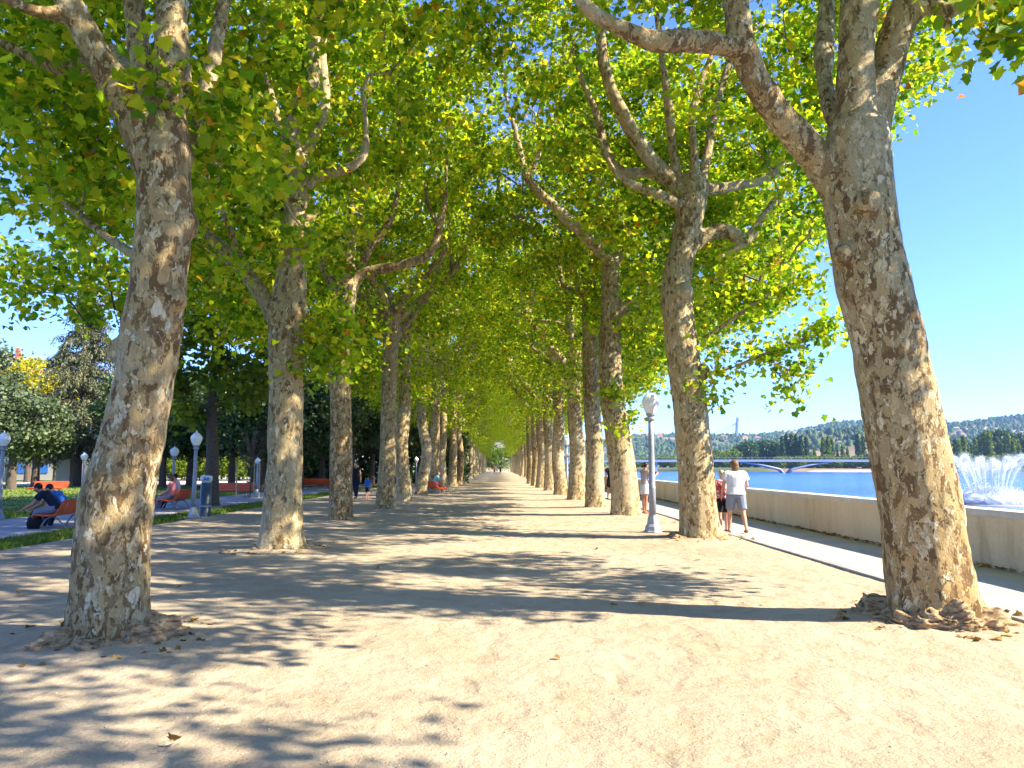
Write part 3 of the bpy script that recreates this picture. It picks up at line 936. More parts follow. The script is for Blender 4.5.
m, t, b, o = mat('lawn_soil')
v = coords(t)
f = noise_(t, v, .25, 5, .6)
c = ramp(t, f, [(.36, (.09, .16, .018)), (.55, (.18, .25, .03)), (.66, (.28, .25, .09)), (.78, (.38, .28, .14))])
c = mixc(t, .6, c, ramp(t, noise_(t, v, 25, 4, .7), [(.3, (.5, .5, .5)), (.7, (1.25, 1.25, 1.2))]), 'MULTIPLY')
t.links.new(c, b.inputs['Base Color']); b.inputs['Roughness'].default_value = .9
t.links.new(bump(t, noise_(t, v, 30, 5, .7), .8, .05), b.inputs['Normal'])
LAWN = m
# near bank: the sheet of the ground, one side ending at the river wall
gm = MB().add([(-2900, -500, 0), (7.55, -500, 0), (7.55, 4400, 0), (-2900, 4400, 0)], [(0, 1, 2, 3)])
tag(gm.build('ground', LAWN), kind='structure')

m, t, b, o = mat('river_water')
v = coords(t)
b.inputs['Base Color'].default_value = (.020, .12, .36, 1)
b.inputs['Roughness'].default_value = .12; b.inputs['IOR'].default_value = 1.33; b.inputs['Specular IOR Level'].default_value = .25
w1 = noise_(t, coords(t, (1, .45, 1)), .9, 5, .65)
w2 = noise_(t, coords(t, (.22, 1, 1)), .16, 6, .7)
cc = ramp(t, math_(t, 'ADD', math_(t, 'MULTIPLY', w1, .5), math_(t, 'MULTIPLY', w2, .5)), [(.38, (.006, .065, .29)), (.50, (.018, .13, .43)), (.62, (.06, .24, .60))])  # light and dark of the ripples painted into the blue as streaks
t.links.new(cc, b.inputs['Base Color'])
t.links.new(bump(t, w2, .5, 1.2, bump(t, w1, .9, .25)), b.inputs['Normal'])
WATER = m
gm = MB().add([(7.4, -500, -1.2), (4400, -500, -1.2), (4400, 4400, -1.2), (7.4, 4400, -1.2)], [(0, 1, 2, 3)])
tag(gm.build('river', WATER), kind='structure')

# pavement beside the river wall, its kerb, and the paved park path on the left
m, t, b, o = mat('pale_concrete')
v = coords(t)
f = noise_(t, v, 1.3, 5, .6)
c = ramp(t, f, [(.3, (.34, .315, .28)), (.7, (.44, .415, .375))])
c = mixc(t, .5, c, ramp(t, noise_(t, v, 45, 4, .7), [(.3, (.75, .75, .75)), (.7, (1.08, 1.08, 1.08))]), 'MULTIPLY')
s = N(t, 'ShaderNodeSeparateXYZ'); t.links.new(v, s.inputs[0])
jt = math_(t, 'LESS_THAN', math_(t, 'PINGPONG', s.outputs[1], 1.5), .012)
c = mixc(t, math_(t, 'MULTIPLY', jt, .7), c, (.16, .14, .12))
t.links.new(c, b.inputs['Base Color']); b.inputs['Roughness'].default_value = .85
t.links.new(bump(t, noise_(t, v, 60, 4), .3, .01), b.inputs['Normal'])
PAVE = m
KERB = plain('grey_kerb', (.30, .29, .28), .9, var=.2, scale=5, bmp=.3)
tag(MB().box((5.16, -12, -.1), (7.2, 420, .035)).build('pavement', PAVE), kind='structure')
kb = MB()
for k in range(216):
    kb.box((5.0, -12 + k * 2, -.1), (5.155, -12 + k * 2 + 1.99, .048))
tag(kb.build('kerb', KERB), kind='structure')
m, t, b, o = mat('paved_path_grey')
v = coords(t)
c = ramp(t, noise_(t, v, .8, 5, .6), [(.3, (.25, .235, .23)), (.7, (.37, .345, .33))])
c = mixc(t, .5, c, ramp(t, noise_(t, v, 40, 4, .7), [(.3, (.7, .7, .7)), (.7, (1.1, 1.1, 1.1))]), 'MULTIPLY')
t.links.new(c, b.inputs['Base Color']); b.inputs['Roughness'].default_value = .9
GREY = m
tag(MB().box((-14.2, -8, -.1), (-10.25, 300, .012)).build('paved_path', GREY), kind='structure')
# square in the park further off
tag(MB().box((-46, 62, -.1), (-14.4, 110, .014)).build('park_square', plain('square_paving', (.48, .43, .37), .9, var=.12, scale=1)), kind='structure')

# ------------------------------------------------------------------ grass (nobody could count it)
def blades(name, areas, n, h, rng, cols):
    P = []
    for (x0, x1, y0, y1), w in areas:
        k = int(n * w)
        P.append(np.stack([rng.uniform(x0, x1, k), y0 + (y1 - y0) * rng.uniform(0, 1, k) ** 1.5, np.zeros(k)], 1))
    P = np.concatenate(P); n = len(P)
    den = np.array([noise.noise(Vector(p) * .55) for p in P])
    P = P[den > -.28 + rng.uniform(-.15, .15, n)]; n = len(P)
    a = rng.uniform(0, 6.28, n); w = h * .16 * (1 + P[:, 1:2] * .035)
    d = np.stack([np.cos(a), np.sin(a), 0 * a], 1) * w
    tip = P + np.stack([rng.normal(0, .4 * h, n), rng.normal(0, .4 * h, n), h * rng.uniform(.5, 1.3, n)], 1)
    V = np.stack([P - d, P + d, tip], 1).reshape(-1, 3)
    return tag(link(name, np_mesh(name, V, np.arange(3 * n).reshape(-1, 3)), cols), kind='stuff')


GRASS = leaf_material('grass_blade', [(0, (.07, .14, .014)), (.5, (.14, .22, .025)), (.85, (.22, .27, .035)), (1, (.34, .29, .10))], .35)
rng = np.random.RandomState(3)
blades('grass', [((-10.25, -8.95, 11, 60), .34), ((-17.5, -14.25, 16, 60), .22), ((-60, -17, 30, 62), .44)], 60000, .085, rng, GRASS)

# fallen leaves on the sand: one loose litter, and the dry drift under the river wall
rng = np.random.RandomState(21)
k = 26
P = np.stack([rng.uniform(-8.5, 5.0, k), 2.6 + rng.uniform(0, 1, k) ** 1.6 * 40, np.full(k, .035)], 1)
for q in ((742, 607), (763, 607), (172, 749), (640, 608), (181, 590)):
    P = np.vstack([P, gnd(*q) + [0, 0, .045]])
k2 = 1300
P2 = np.stack([7.2 - np.abs(rng.normal(0, .06, k2)), 4 + rng.uniform(0, 1, k2) ** 1.4 * 70, np.full(k2, .06)], 1)
P3 = []
for tx, ty, r in ((b_, c_, .8) for b_, c_ in [(-3.45, 6.75), (4.2, 7.45), (-4.0, 13.9), (4.3, 15.9)]):
    a = rng.uniform(0, 6.28, 45); q = r * rng.uniform(.85, 1.25, 45)
    P3.append(np.stack([tx + q * np.cos(a), ty + q * np.sin(a), np.full(45, .055)], 1))
P = np.vstack([P, P2] + P3)
DRY = leaf_material('dry_leaf', [(0, (.12, .07, .03)), (.5, (.26, .15, .05)), (.8, (.42, .28, .09)), (1, (.5, .36, .10))], .2, .8)
sz = leaves('fallen_leaves', P, .075, 'lobed', rng, up=2.6, droop=0)
tag(link('fallen_leaves', sz, DRY), kind='stuff')

# pebbles
rng = np.random.RandomState(22)
k = 1500
P = np.stack([rng.uniform(-7, 5, k), 2.3 + rng.uniform(0, 1, k) ** 1.8 * 16, np.full(k, .026)], 1)
O = np.array([[1, 0, 0], [-1, 0, 0], [0, 1, 0], [0, -1, 0], [0, 0, .7], [0, 0, -.5]])
Of = np.array([[0, 2, 4], [2, 1, 4], [1, 3, 4], [3, 0, 4], [2, 0, 5], [1, 2, 5], [3, 1, 5], [0, 3, 5]])
s_ = rng.uniform(.003, .009, k)[:, None, None]
V = P[:, None] + O[None] * s_ * rng.uniform(.6, 1.4, (k, 6, 3))
tag(link('pebbles', np_mesh('pebbles', V.reshape(-1, 3), (Of[None] + 6 * np.arange(k)[:, None, None]).reshape(-1, 3), True), plain('pebble', (.48, .40, .30), .9, var=.4, scale=20)), kind='stuff')

# ------------------------------------------------------------------ river wall
m, t, b, o = mat('wall_concrete')
v = coords(t)
st = noise_(t, coords(t, (1, 1.2, .25)), 2.2, 5, .65)
c = ramp(t, st, [(.22, (.38, .30, .19)), (.42, (.58, .475, .32)), (.72, (.66, .555, .39))])
c = mixc(t, .5, c, ramp(t, noise_(t, v, 30, 4, .7), [(.3, (.75, .74, .72)), (.7, (1.1, 1.1, 1.1))]), 'MULTIPLY')
c = mixc(t, 1.0, c, (1.1, 1.04, .93), 'MULTIPLY')
t.links.new(c, b.inputs['Base Color']); b.inputs['Roughness'].default_value = .9
t.links.new(bump(t, noise_(t, v, 25, 5), .4, .02), b.inputs['Normal'])
w = empty('river_wall', (7.4, 4, 0))
tag(w, 'long low concrete parapet wall with pale coping between pavement and river', 'wall')
MB().box((-.19, -16, -1.6), (.16, 400, .78)).build('wall', m, w)
cp = MB()
for k in range(104):
    cp.box((-.235, -16 + k * 4, .78), (.20, -16 + k * 4 + 3.985, .875))
cp.build('coping', plain('coping_stone', (.56, .52, .44), .85, var=.12, scale=3, bmp=.3), w, bevel=.012)

# ------------------------------------------------------------------ lamps
STEEL = plain('grey_painted_steel', (.27, .29, .32), .5, .0, .12, 6, .1)
OPAL, t, b, o = mat('opal_glass')
b.inputs['Base Color'].default_value = (.86, .84, .80, 1); b.inputs['Roughness'].default_value = .25
b.inputs['Subsurface Weight'].default_value = .25; b.inputs['Subsurface Radius'].default_value = (.05, .05, .05)


def make_lamp():
    r = empty('street_lamp')
    MB().lathe([(.215, 0), (.215, .05), (.19, .07), (.175, .16), (.135, .22), (.115, .34), (.10, .40), (.105, .43)], 8).build('base', STEEL, r, bevel=.006)
    pl = MB().lathe([(.082, .42), (.078, 1.0), (.083, 1.02), (.083, 1.06), (.074, 1.08), (.066, 2.0), (.060, 2.58)], 16)
    pl.build('pole', STEEL, r, True)
    MB().lathe([(.062, 2.58), (.10, 2.61), (.10, 2.645), (.075, 2.66), (.085, 2.70), (.115, 2.72), (.115, 2.745), (.07, 2.75)], 16).build('collar', STEEL, r, False)
    g = MB().lathe([(.11, 2.75), (.145, 2.82), (.185, 2.92), (.205, 3.00), (.198, 3.06), (.155, 3.14), (.09, 3.205), (.03, 3.24)], 10).build('lamp_globe', OPAL, r, False, bevel=.012)
    MB().lathe([(.03, 3.232), (.035, 3.25), (.018, 3.27), (.022, 3.29), (.004, 3.33)], 8).build('finial', OPAL, g, True)
    return r


lamp = make_lamp()
LG = 'grey park lamps with white acorn globes'
lamps = [((653, 533.5), 3.3, 'grey lamp post with white globe between second and third right-hand trees'),
         ((567, 494), 3.3, 'grey lamp post half hidden between fourth and fifth right-hand trunks'),
         ((193, 518), 2.6, 'grey lamp post beside the dark cylinder, left of the second left tree'),
         ((172, 505), 2.35, 'slender lamp post behind the couple on the orange bench'),
         ((82, 497), 2.25, 'small white-globed lamp post at the lawn, left of the nearest trunk'),
         ((-2, 520), 2.55, 'lamp post at the left edge of the photo, its globe half in view'),
         ((256.5, 494), 2.05, 'thin pale lamp post by the staked sapling'),
         ((393, 489), 2.3, 'small lamp seen between fourth and fifth left-hand trunks'),
         ((416, 487), 2.3, 'small lamp seen between fifth and sixth left-hand trunks')]
for i, (q, h, lab) in enumerate(lamps):
    l = lamp if i == 0 else copy_tree(lamp)
    l.location = gnd(*q); k = h / 3.33; l.scale = (max(k, .85), max(k, .85), k)
    l.rotation_euler = (0, 0, i * .3)
    tag(l, lab, 'street lamp', LG)

# dark cylinder with a white and blue head
cy = empty('information_post', gnd(205, 517)); cy.scale = (1.15, 1.15, 1.0)
tag(cy, 'dark blue-grey cylindrical post with a white head beside the lamp', 'information post')
DKB = plain('dark_blue_paint', (.035, .055, .085), .4, .1, .15, 5)
MB().lathe([(.15, 0), (.15, .02), (.14, .03), (.14, .99), (.13, 1.02)], 24).build('body', DKB, cy, True)
MB().lathe([(.12, 1.02), (.12, 1.07), (.145, 1.075), (.15, 1.20), (.14, 1.23), (.05, 1.25)], 24).build('head', plain('white_enamel', (.62, .68, .74), .4, var=.05), cy, True)
MB().box((-.02, -.152, 1.10), (.13, -.146, 1.19)).build('plate', plain('blue_plate', (.08, .20, .45), .5), cy)
MB().lathe([(.143, .30), (.146, .31), (.146, .34), (.143, .35)], 24).build('band', STEEL, cy, True)

# ------------------------------------------------------------------ benches
ORANGE = plain('orange_sheet', (.62, .085, .018), .42, 0, .10, 4)
DKSTEEL = plain('galvanised_leg', (.30, .30, .30), .45, .6, .1, 8)


def sheet(prof, y0, y1, th):
    prof = np.asarray(prof, float)
    T = np.gradient(prof, axis=0); T /= np.linalg.norm(T, axis=1, keepdims=True)
    Nn = np.stack([-T[:, 1], T[:, 0]], 1)
    a, c = prof + Nn * th / 2, prof - Nn * th / 2
    loop = np.concatenate([a, c[::-1]])
    n = len(loop)
    V = [(x, y0, z) for x, z in loop] + [(x, y1, z) for x, z in loop]
    F = [tuple(range(n)), tuple(range(n, 2 * n))[::-1]] + [((i + 1) % n, i, n + i, n + (i + 1) % n) for i in range(n)]
    return V, F


def make_bench(W=1.9):
    r = empty('park_bench')     # faces +x in its own frame
    sb = MB(); bb = MB()
    # three long sheets each, small gaps between, ends folded
    sb.add(*sheet([(.52, .36), (.56, .42), (.50, .445), (.34, .43), (.20, .415), (.10, .42)], -W / 2, W / 2, .035))
    bb.add(*sheet([(.085, .425), (.02, .47), (-.045, .58), (-.10, .72), (-.14, .84), (-.17, .875)], -W / 2, W / 2, .035))
    sb.build('seat', ORANGE, r, bevel=.006); bb.build('backrest', ORANGE, r, bevel=.006)
    for y in (-W * .36, W * .36):
        l = MB()
        l.tube([(.46, y, 0), (.43, y, .12), (.34, y, .30), (.20, y, .385), (.06, y, .30), (-.06, y, .12), (-.12, y, 0)], .022, 8)
        l.tube([(.50, y, .41), (.30, y, .395), (.12, y, .40), (.0, y, .47), (-.08, y, .64), (-.14, y, .82)], .018, 8)
        l.tube([(.22, y, .36), (.22, y, .41)], .03, 8)
        l.build('leg', DKSTEEL, r, True)
        for x in (.46, -.12):
            pass
    return r


bench = make_bench()
BG = 'orange park benches'
benches = [((73, 527), math.pi + .10, 'orange bench half hidden by the nearest left trunk, two people on it'),
           ((181, 509), math.pi + .12, 'orange bench with a seated couple left of the lamp post'),
           ((234, 497), -math.pi / 2, 'empty red-orange bench behind the park tree by the dark cylinder'),
           ((276, 491.5), -math.pi * .75, 'orange bench with people seen just left of the third left trunk'),
           ((50, 494), -math.pi / 2, 'distant orange bench on the sunny lawn at far left'),
           ((318, 489), -math.pi / 2, 'orange bench just right of the second left trunk'),
           ((432, 494), .45, 'orange-red bench by the seventh left trunk with a patterned-shirted sitter')]
bobs = []
for i, (q, a, lab) in enumerate(benches):
    o_ = bench if i == 0 else copy_tree(bench)
    o_.location = gnd(*q); o_.rotation_euler = (0, 0, a); o_.scale = (1, 1, .8)
    tag(o_, lab, 'bench', BG); bobs.append(o_)

# ------------------------------------------------------------------ people
_mats = {}
def cloth(name, col, rough=.8):
    if name not in _mats: _mats[name] = plain(name, col, rough, 0, .10, 14, .15, .2)
    return _mats[name]


SKIN = plain('skin', (.52, .27, .17), .5, 0, .06, 10)
SKIN_T = plain('tanned_skin', (.42, .19, .10), .5, 0, .06, 10)
EYE_M = plain('eye_dark', (.03, .02, .02), .3)
LIP = plain('lip', (.40, .13, .10), .5)


def rotv(v, ax, a):
    return np.array(Matrix.Rotation(a, 3, ax) @ Vector(v))


def skeleton(p):
    """joint positions, H = 1, facing +y; angles in degrees"""
    J = {}
    hip = np.array([0, 0, p.get('hip', .53)])
    lean, roll = R(p.get('lean', 2)), R(p.get('roll', 0))
    up = lambda L: rotv(rotv((0, 0, L), 'X', -lean), 'Y', roll)
    J['pelvis'] = hip
    J['waist'] = hip + up(.10); J['chest'] = hip + up(.21); J['neck'] = hip + up(.305)
    nod = R(p.get('nod', 5))
    J['head'] = J['neck'] + rotv((0, .012, .105), 'X', -(lean * .6 + nod))
    tw = R(p.get('twist', 0))
    for s, k in ((-1, 'l'), (1, 'r')):
        w = p.get('width', 1.0)
        J['sh' + k] = hip + up(.283) + rotv((s * .108 * (.5 + .5 * w), 0, 0), 'Z', tw)
        fw, ab, el = (R(a) for a in p.get('arm' + k, (5, 8, 12)))
        d = rotv(rotv((0, 0, -1), 'Y', -s * ab), 'X', fw)
        J['el' + k] = J['sh' + k] + d * .172
        d2 = rotv(rotv((0, 0, -1), 'Y', -s * ab * p.get('in' + k, .4)), 'X', fw + el)
        J['wr' + k] = J['el' + k] + d2 * .15; J['hd' + k] = d2
        J['hp' + k] = hip + np.array([s * .052 * (.4 + .6 * w), 0, -.02])
        th, kn, ou = (R(a) for a in p.get('leg' + k, (0, 2, 2)))
        d = rotv(rotv((0, 0, -1), 'Y', -s * ou), 'X', th)
        J['kn' + k] = J['hp' + k] + d * .245
        d2 = rotv(rotv((0, 0, -1), 'Y', -s * ou * .5), 'X', th - kn)
        J['an' + k] = J['kn' + k] + d2 * .235
    return J


def person(label, loc, face, H, pose, looks, fine=True, voxel=None):
    """one continuous remeshed body, clothes and hair as children"""
    J = skeleton(pose); W = pose.get('width', 1.0)
    zmin = min(J['anl'][2], J['anr'][2]) - .04
    root = empty('person', (loc[0], loc[1], loc[2] if len(loc) > 2 else 0), face)
    off = np.array([0, 0, -zmin if pose.get('stand', True) else 0.0])
    if not pose.get('stand', True):
        off = np.array([0, 0, pose['seat'] / H - J['pelvis'][2] + .065])
    for k in J:
        if not k.startswith('hd'): J[k] = (J[k] + off) * H
    S = H
    tube = lambda mb, pts, rad, n=10: mb.tube(pts, [r * S for r in rad], n)

    def torso(mb, g=0.0, lo=0, hi=1, flare=0.0):
        ks = [('pelvis', -.045, .080, .060), ('pelvis', .0, .092, .070), ('pelvis', .04, .090, .066), ('waist', .0, .080, .058), ('chest', -.04, .088, .062), ('chest', .03, .098, .066), ('chest', .065, .090, .056), ('neck', -.012, .050, .040)]
        ks = ks[lo:len(ks) if hi == 1 else hi]
        ax = (J['neck'] - J['pelvis']); ax /= np.linalg.norm(ax)
        mb.loft([(J[k] + ax * dz * S, (rx * W + g + (flare if i == 0 else 0)) * S, (ry * (W * .6 + .4) + g + (flare if i == 0 else 0)) * S) for i, (k, dz, rx, ry) in enumerate(ks)])

    mb = MB()
    torso(mb)
    tube(mb, [J['neck'] - (0, 0, .02 * S), J['neck'] + (J['head'] - J['neck']) * .7], [.036, .030])
    hd = J['head']
    tilt = Matrix.Rotation(-R(pose.get('nod', 5)), 3, 'X') @ Matrix.Rotation(R(pose.get('turn', 0)), 3, 'Z')
    tilt = Matrix.Rotation(R(pose.get('turn', 0)), 3, 'Z') @ Matrix.Rotation(-R(pose.get('nod', 5)), 3, 'X')
    hp = lambda x, y, z: hd + np.array(tilt @ Vector((x * S, y * S, z * S)))
    mb.ball(hd, (.046 * S, .056 * S, .062 * S), 14, 10, np.array(tilt))
    mb.ball(hp(0, .016, -.030), (.036 * S, .038 * S, .036 * S), 12, 8, np.array(tilt))
    mb.ball(hp(0, .056, -.012), (.009 * S, .012 * S, .014 * S), 8, 6)
    for s in (-1, 1): mb.ball(hp(s * .047, -.004, -.010), (.007 * S, .012 * S, .018 * S), 8, 6)
    for s, k in ((-1, 'l'), (1, 'r')):
        tube(mb, [J['sh' + k] * .85 + J['chest'] * .15, J['sh' + k], (J['sh' + k] + J['el' + k]) / 2, J['el' + k]], [.030, .033, .029, .024])
        tube(mb, [J['el' + k], J['el' + k] * .6 + J['wr' + k] * .4, J['wr' + k]], [.024, .025, .016])
        mb.ball(J['el' + k], .024 * S); mb.ball(J['sh' + k], .034 * S)
        d = J['hd' + k]; side = np.array([0, 1.0, 0]); side -= d * (side @ d); side /= np.linalg.norm(side)
        nrm = np.cross(d, side)
        pc = J['wr' + k] + d * .030 * S
        Mx = np.stack([nrm, side, d], 1)
        mb.ball(pc, (.011 * S, .023 * S, .032 * S), 10, 8, Mx)
        if fine:
            curl = nrm * (-s) * .35
            for i, (o2, ln) in enumerate(((-.018, .034), (-.006, .041), (.006, .044), (.017, .040))):
                p0 = pc + side * o2 * S + d * .024 * S
                p1 = p0 + (d + curl * .5) / 1.06 * ln * .5 * S; p2 = p1 + (d + curl * 1.6) / 1.2 * ln * .5 * S
                mb.tube([p0, p1, p2], [.0055 * S, .005 * S, .004 * S], 6)
            p0 = pc + side * .018 * S - d * .012 * S
            p1 = p0 + (side * .8 + d * .6) * .022 * S; p2 = p1 + (side * .2 + d) * .02 * S
            mb.tube([p0, p1, p2], [.0068 * S, .006 * S, .0045 * S], 6)
        tube(mb, [J['hp' + k] + (0, 0, .02 * S), J['hp' + k] * .6 + J['kn' + k] * .4, J['kn' + k]], [.056 * (.5 + .5 * W), .050 * (.5 + .5 * W), .034])
        mb.ball(J['kn' + k], .033 * S)
        tube(mb, [J['kn' + k], J['kn' + k] * .68 + J['an' + k] * .32, J['an' + k]], [.031, .033, .018])
        f = np.array([0, 1.0, 0])
        tube(mb, [J['an' + k] + (0, -.018 * S, -.014 * S), J['an' + k] + (0, .03 * S, -.022 * S), J['an' + k] + (0, .09 * S, -.030 * S)], [.020, .020, .013])
        mb.ball(J['an' + k], .021 * S)
    vx = voxel or (.009 if fine else .016)
    body = link('body', remeshed(mb, vx, 2), SKIN_T if looks.get('tan') else SKIN, root)
    # face
    if fine:
        for s in (-1, 1): MB().ball(hp(s * .017, .050, .006), .0065 * S, 8, 6).build('eye', EYE_M, root, True)
        MB().ball(hp(0, .050, -.036), (.013 * S, .007 * S, .004 * S), 8, 6).build('mouth', LIP, root, True)

    def dress(name, mb2, m_, vox=None):
        return link(name, remeshed(mb2, vox or max(vx, .011), 2), m_, root)
    # hair
    if 'hair' in looks:
        col, kind = looks['hair']
        hb = MB()
        big_ = 1.14 if kind in ('long', 'bob') else 1.0
        hb.ball(hp(0, -.012, .012), (.051 * S * big_, .057 * S * big_, .060 * S), 14, 10, np.array(tilt))
        if kind in ('long', 'bob'):
            L_ = .14 if kind == 'long' else .10
            hb.ball(hp(0, -.030, -.040), (.056 * S, .036 * S, L_ * .66 * S), 12, 8)
        if kind == 'pony': hb.tube([hp(0, -.05, .02), hp(0, -.085, .0), hp(0, -.08, -.06)], [.018 * S, .02 * S, .01 * S], 8)
        if kind == 'cap':
            hb.loft([(hp(0, .03, .028), .048 * S, .07 * S), (hp(0, .03, .034), .046 * S, .068 * S)])
        dress('cap' if kind == 'cap' else 'hair', hb, col)
    top = looks.get('top')
    if top:
        m_, sl, g = top
        tb = MB(); torso(tb, g, 1 if not looks.get('long_top') else 0, 1, looks.get('hem', 0.0))
        for k in 'lr':
            a, e, w_ = J['sh' + k], J['el' + k], J['wr' + k]
            tb.ball(a - np.array([0, 0, .006 * S]), (.028 * W ** .5 + g) * S); c0 = J['chest'] * .35 + J['neck'] * .65; tube(tb, [c0, c0 * .4 + a * .6, a], [.038 + g, .034 + g, .030 * W ** .5 + g])
            if sl == 'short': tube(tb, [a, a * .45 + e * .55], [.030 * W ** .5 + g, .034 * W ** .5 + g * 1.2])
            if sl == 'long':
                tube(tb, [a, e], [.036 * W + g, .028 + g]); tb.ball(e, (.028 + g) * S); tube(tb, [e, e * .1 + w_ * .9], [.028 + g, .021 + g])
        dress('shirt' if sl != 'none' else 'vest', tb, m_)
    bot = looks.get('bottom')
    if bot:
        m_, kind, g = bot
        tb = MB()
        if kind == 'skirt':
            tb.loft([(J['pelvis'] + (0, 0, .05 * S), .088 * S, .066 * S), (J['pelvis'] + (0, 0, -.01 * S), .104 * S, .080 * S), (J['pelvis'] + (0, 0, -.16 * S), .128 * S, .105 * S)])
        else:
            torso(tb, g - .004, 0, 3)
            f = {'shorts': .80, 'trousers': 1.0}[kind]
            for k in 'lr':
                h_, n_, a_ = J['hp' + k], J['kn' + k], J['an' + k]
                e = h_ * (1 - f) + n_ * f
                tube(tb, [h_ + (0, 0, .02 * S), e], [.058 * (.4 + .6 * W) + g, (.040 * W if kind == 'shorts' else .036) + g * 1.2])
                if kind == 'trousers':
                    tb.ball(n_, (.036 + g) * S); tube(tb, [n_, n_ * .04 + a_ * .96], [.036 + g, .026 + g])
        dress('skirt' if kind == 'skirt' else kind, tb, m_)
    for k in 'lr':
        if 'shoe' in looks:
            tb = MB(); a_ = J['an' + k]
            tb.tube([a_ + np.array([0, -.026, -.024]) * S, a_ + np.array([0, .03, -.028]) * S, a_ + np.array([0, .10, -.033]) * S], np.array([.020, .023, .017]) * S, 10)
            dress('shoe', tb, looks['shoe'])
    tag(root, label, 'person')
    if 'group' in looks: root['group'] = looks['group']
    root['_j'] = 0
    del root['_j']
    return root, J


WHITE = cloth('white_cotton', (.60, .60, .63)); GREY_C = cloth('grey_cotton', (.20, .22, .27)); NAVY = cloth('navy_cotton', (.012, .018, .04))
BLACK = cloth('black_cotton', (.012, .012, .014)); BLUE = cloth('blue_cotton', (.03, .13, .48)); TEAL = cloth('aqua_print', (.22, .50, .52))
BROWN_H = cloth('brown_hair', (.16, .085, .04), .5); BLOND = cloth('fair_hair', (.50, .38, .22), .5); DARK_H = cloth('dark_hair', (.018, .013, .010), .4); GREY_H = cloth('ash_blond_hair', (.17, .10, .05), .5)
SHOE_R = cloth('red_brown_shoe', (.28, .06, .03)); SHOE_D = cloth('dark_shoe', (.03, .03, .035)); PINK = cloth('pink_print', (.55, .2, .22))
m, t, b, o = mat('red_patterned_cotton')
v = coords(t)
vv = voro(t, v, 26)
sp = N(t, 'ShaderNodeSeparateColor'); t.links.new(vv.outputs['Color'], sp.inputs[0])
t.links.new(ramp(t, sp.outputs[0], [(0, (.46, .04, .06)), (.45, (.60, .12, .14)), (.7, (.75, .55, .55)), (.88, (.35, .03, .06))], 'CONSTANT'), b.inputs['Base Color']); b.inputs['Roughness'].default_value = .8
REDP = m

# woman in white walking along the pavement
p = gnd(738.5, 535)
wm, J = person('woman seen from behind in white T-shirt and grey shorts on the pavement by the wall', (p[0], p[1] + .1, .035), R(-4), 1.62,
       dict(legl=(16, 10, 4), legr=(-14, 12, 5), arml=(4, 12, 22), armr=(14, 18, 62), lean=6, nod=4, turn=18, width=1.24),
       dict(hair=(GREY_H, 'bob'), top=(WHITE, 'short', .018), bottom=(GREY_C, 'shorts', .010), shoe=SHOE_R, long_top=False, hem=.010))
p = at(722.5, 500, 17.5)
bb_, J = person('small child with fair hair and red patterned shirt walking beside the woman in white', (p[0], p[1], .035), R(0), 1.38,
       dict(legl=(-10, 8, 3), legr=(12, 8, 3), arml=(5, 10, 20), armr=(-5, 12, 20), nod=0, width=1.0),
       dict(hair=(BLOND, 'short'), top=(REDP, 'short', .012), bottom=(BLACK, 'shorts', .012), shoe=SHOE_D))
# young woman at the wall
p = gnd(645, 514.5)
yw, J = person('young woman in white skirt with dark tied hair standing by the wall holding a camera', (p[0], p[1], .035), R(-62), 1.60,
       dict(legl=(4, 4, 2), legr=(-3, 3, 2), arml=(28, 4, 92), armr=(30, 4, 95), inl=-2.0, inr=-2.0, nod=10, width=.92),
       dict(hair=(DARK_H, 'pony'), top=(cloth('grey_print_top', (.35, .32, .34)), 'none', .008), bottom=(WHITE, 'skirt', .01), shoe=SHOE_R, tan=True))
# the camera she holds
ctr = (J['wrl'] + J['wrr']) / 2 + (J['hdl'] + J['hdr']) / 2 * .12
mw = Matrix.Rotation(R(-62), 3, 'Z')
cw = np.array(mw @ Vector(ctr)) + np.array([p[0], p[1], .035])
hc = empty('hand_camera', cw, R(-62))
tag(hc, 'small dark camera in the hands of the young woman in white skirt', 'camera')
MB().box((-.06, -.03, -.04), (.06, .03, .04)).build('body', BLACK, hc, bevel=.008)
lm = MB().tube([(0, .03, 0), (0, .075, 0)], .028, 14); lm.build('lens', SHOE_D, hc, True)
# further people along the wall and the alley
p = gnd(608, 500)
person('person in black top and shorts near the wall behind the third right trunk', (p[0] + .15, p[1], .035), R(10), 1.68, dict(legl=(12, 6, 3), legr=(-10, 8, 3), armr=(15, 10, 60)),
       dict(hair=(DARK_H, 'short'), top=(BLACK, 'short', .012), bottom=(BLACK, 'shorts', .012), shoe=SHOE_D, tan=True), fine=False)
p = gnd(353.5, 499)
person('person in dark sleeveless top and dark trousers walking beside the third left trunk', (p[0] + .1, p[1], .03), R(160), 1.68, dict(legl=(12, 6, 2), legr=(-10, 10, 2), arml=(-12, 6, 12), armr=(14, 6, 20)),
       dict(hair=(GREY_H, 'short'), top=(BLACK, 'none', .012), bottom=(NAVY, 'trousers', .01), shoe=SHOE_D), fine=False)
p = gnd(367.5, 499.5)
ch, J = person('child in bright blue shirt and dark shorts walking away near the fourth left trunk', (p[0], p[1], .03), R(-8), 1.02, dict(legl=(14, 8, 3), legr=(-12, 10, 3), arml=(-8, 10, 15), armr=(10, 10, 15), width=1.05),
       dict(hair=(BROWN_H, 'short'), top=(BLUE, 'short', .016), bottom=(NAVY, 'shorts', .014), shoe=cloth('pink_shoe', (.5, .15, .2))), fine=False)
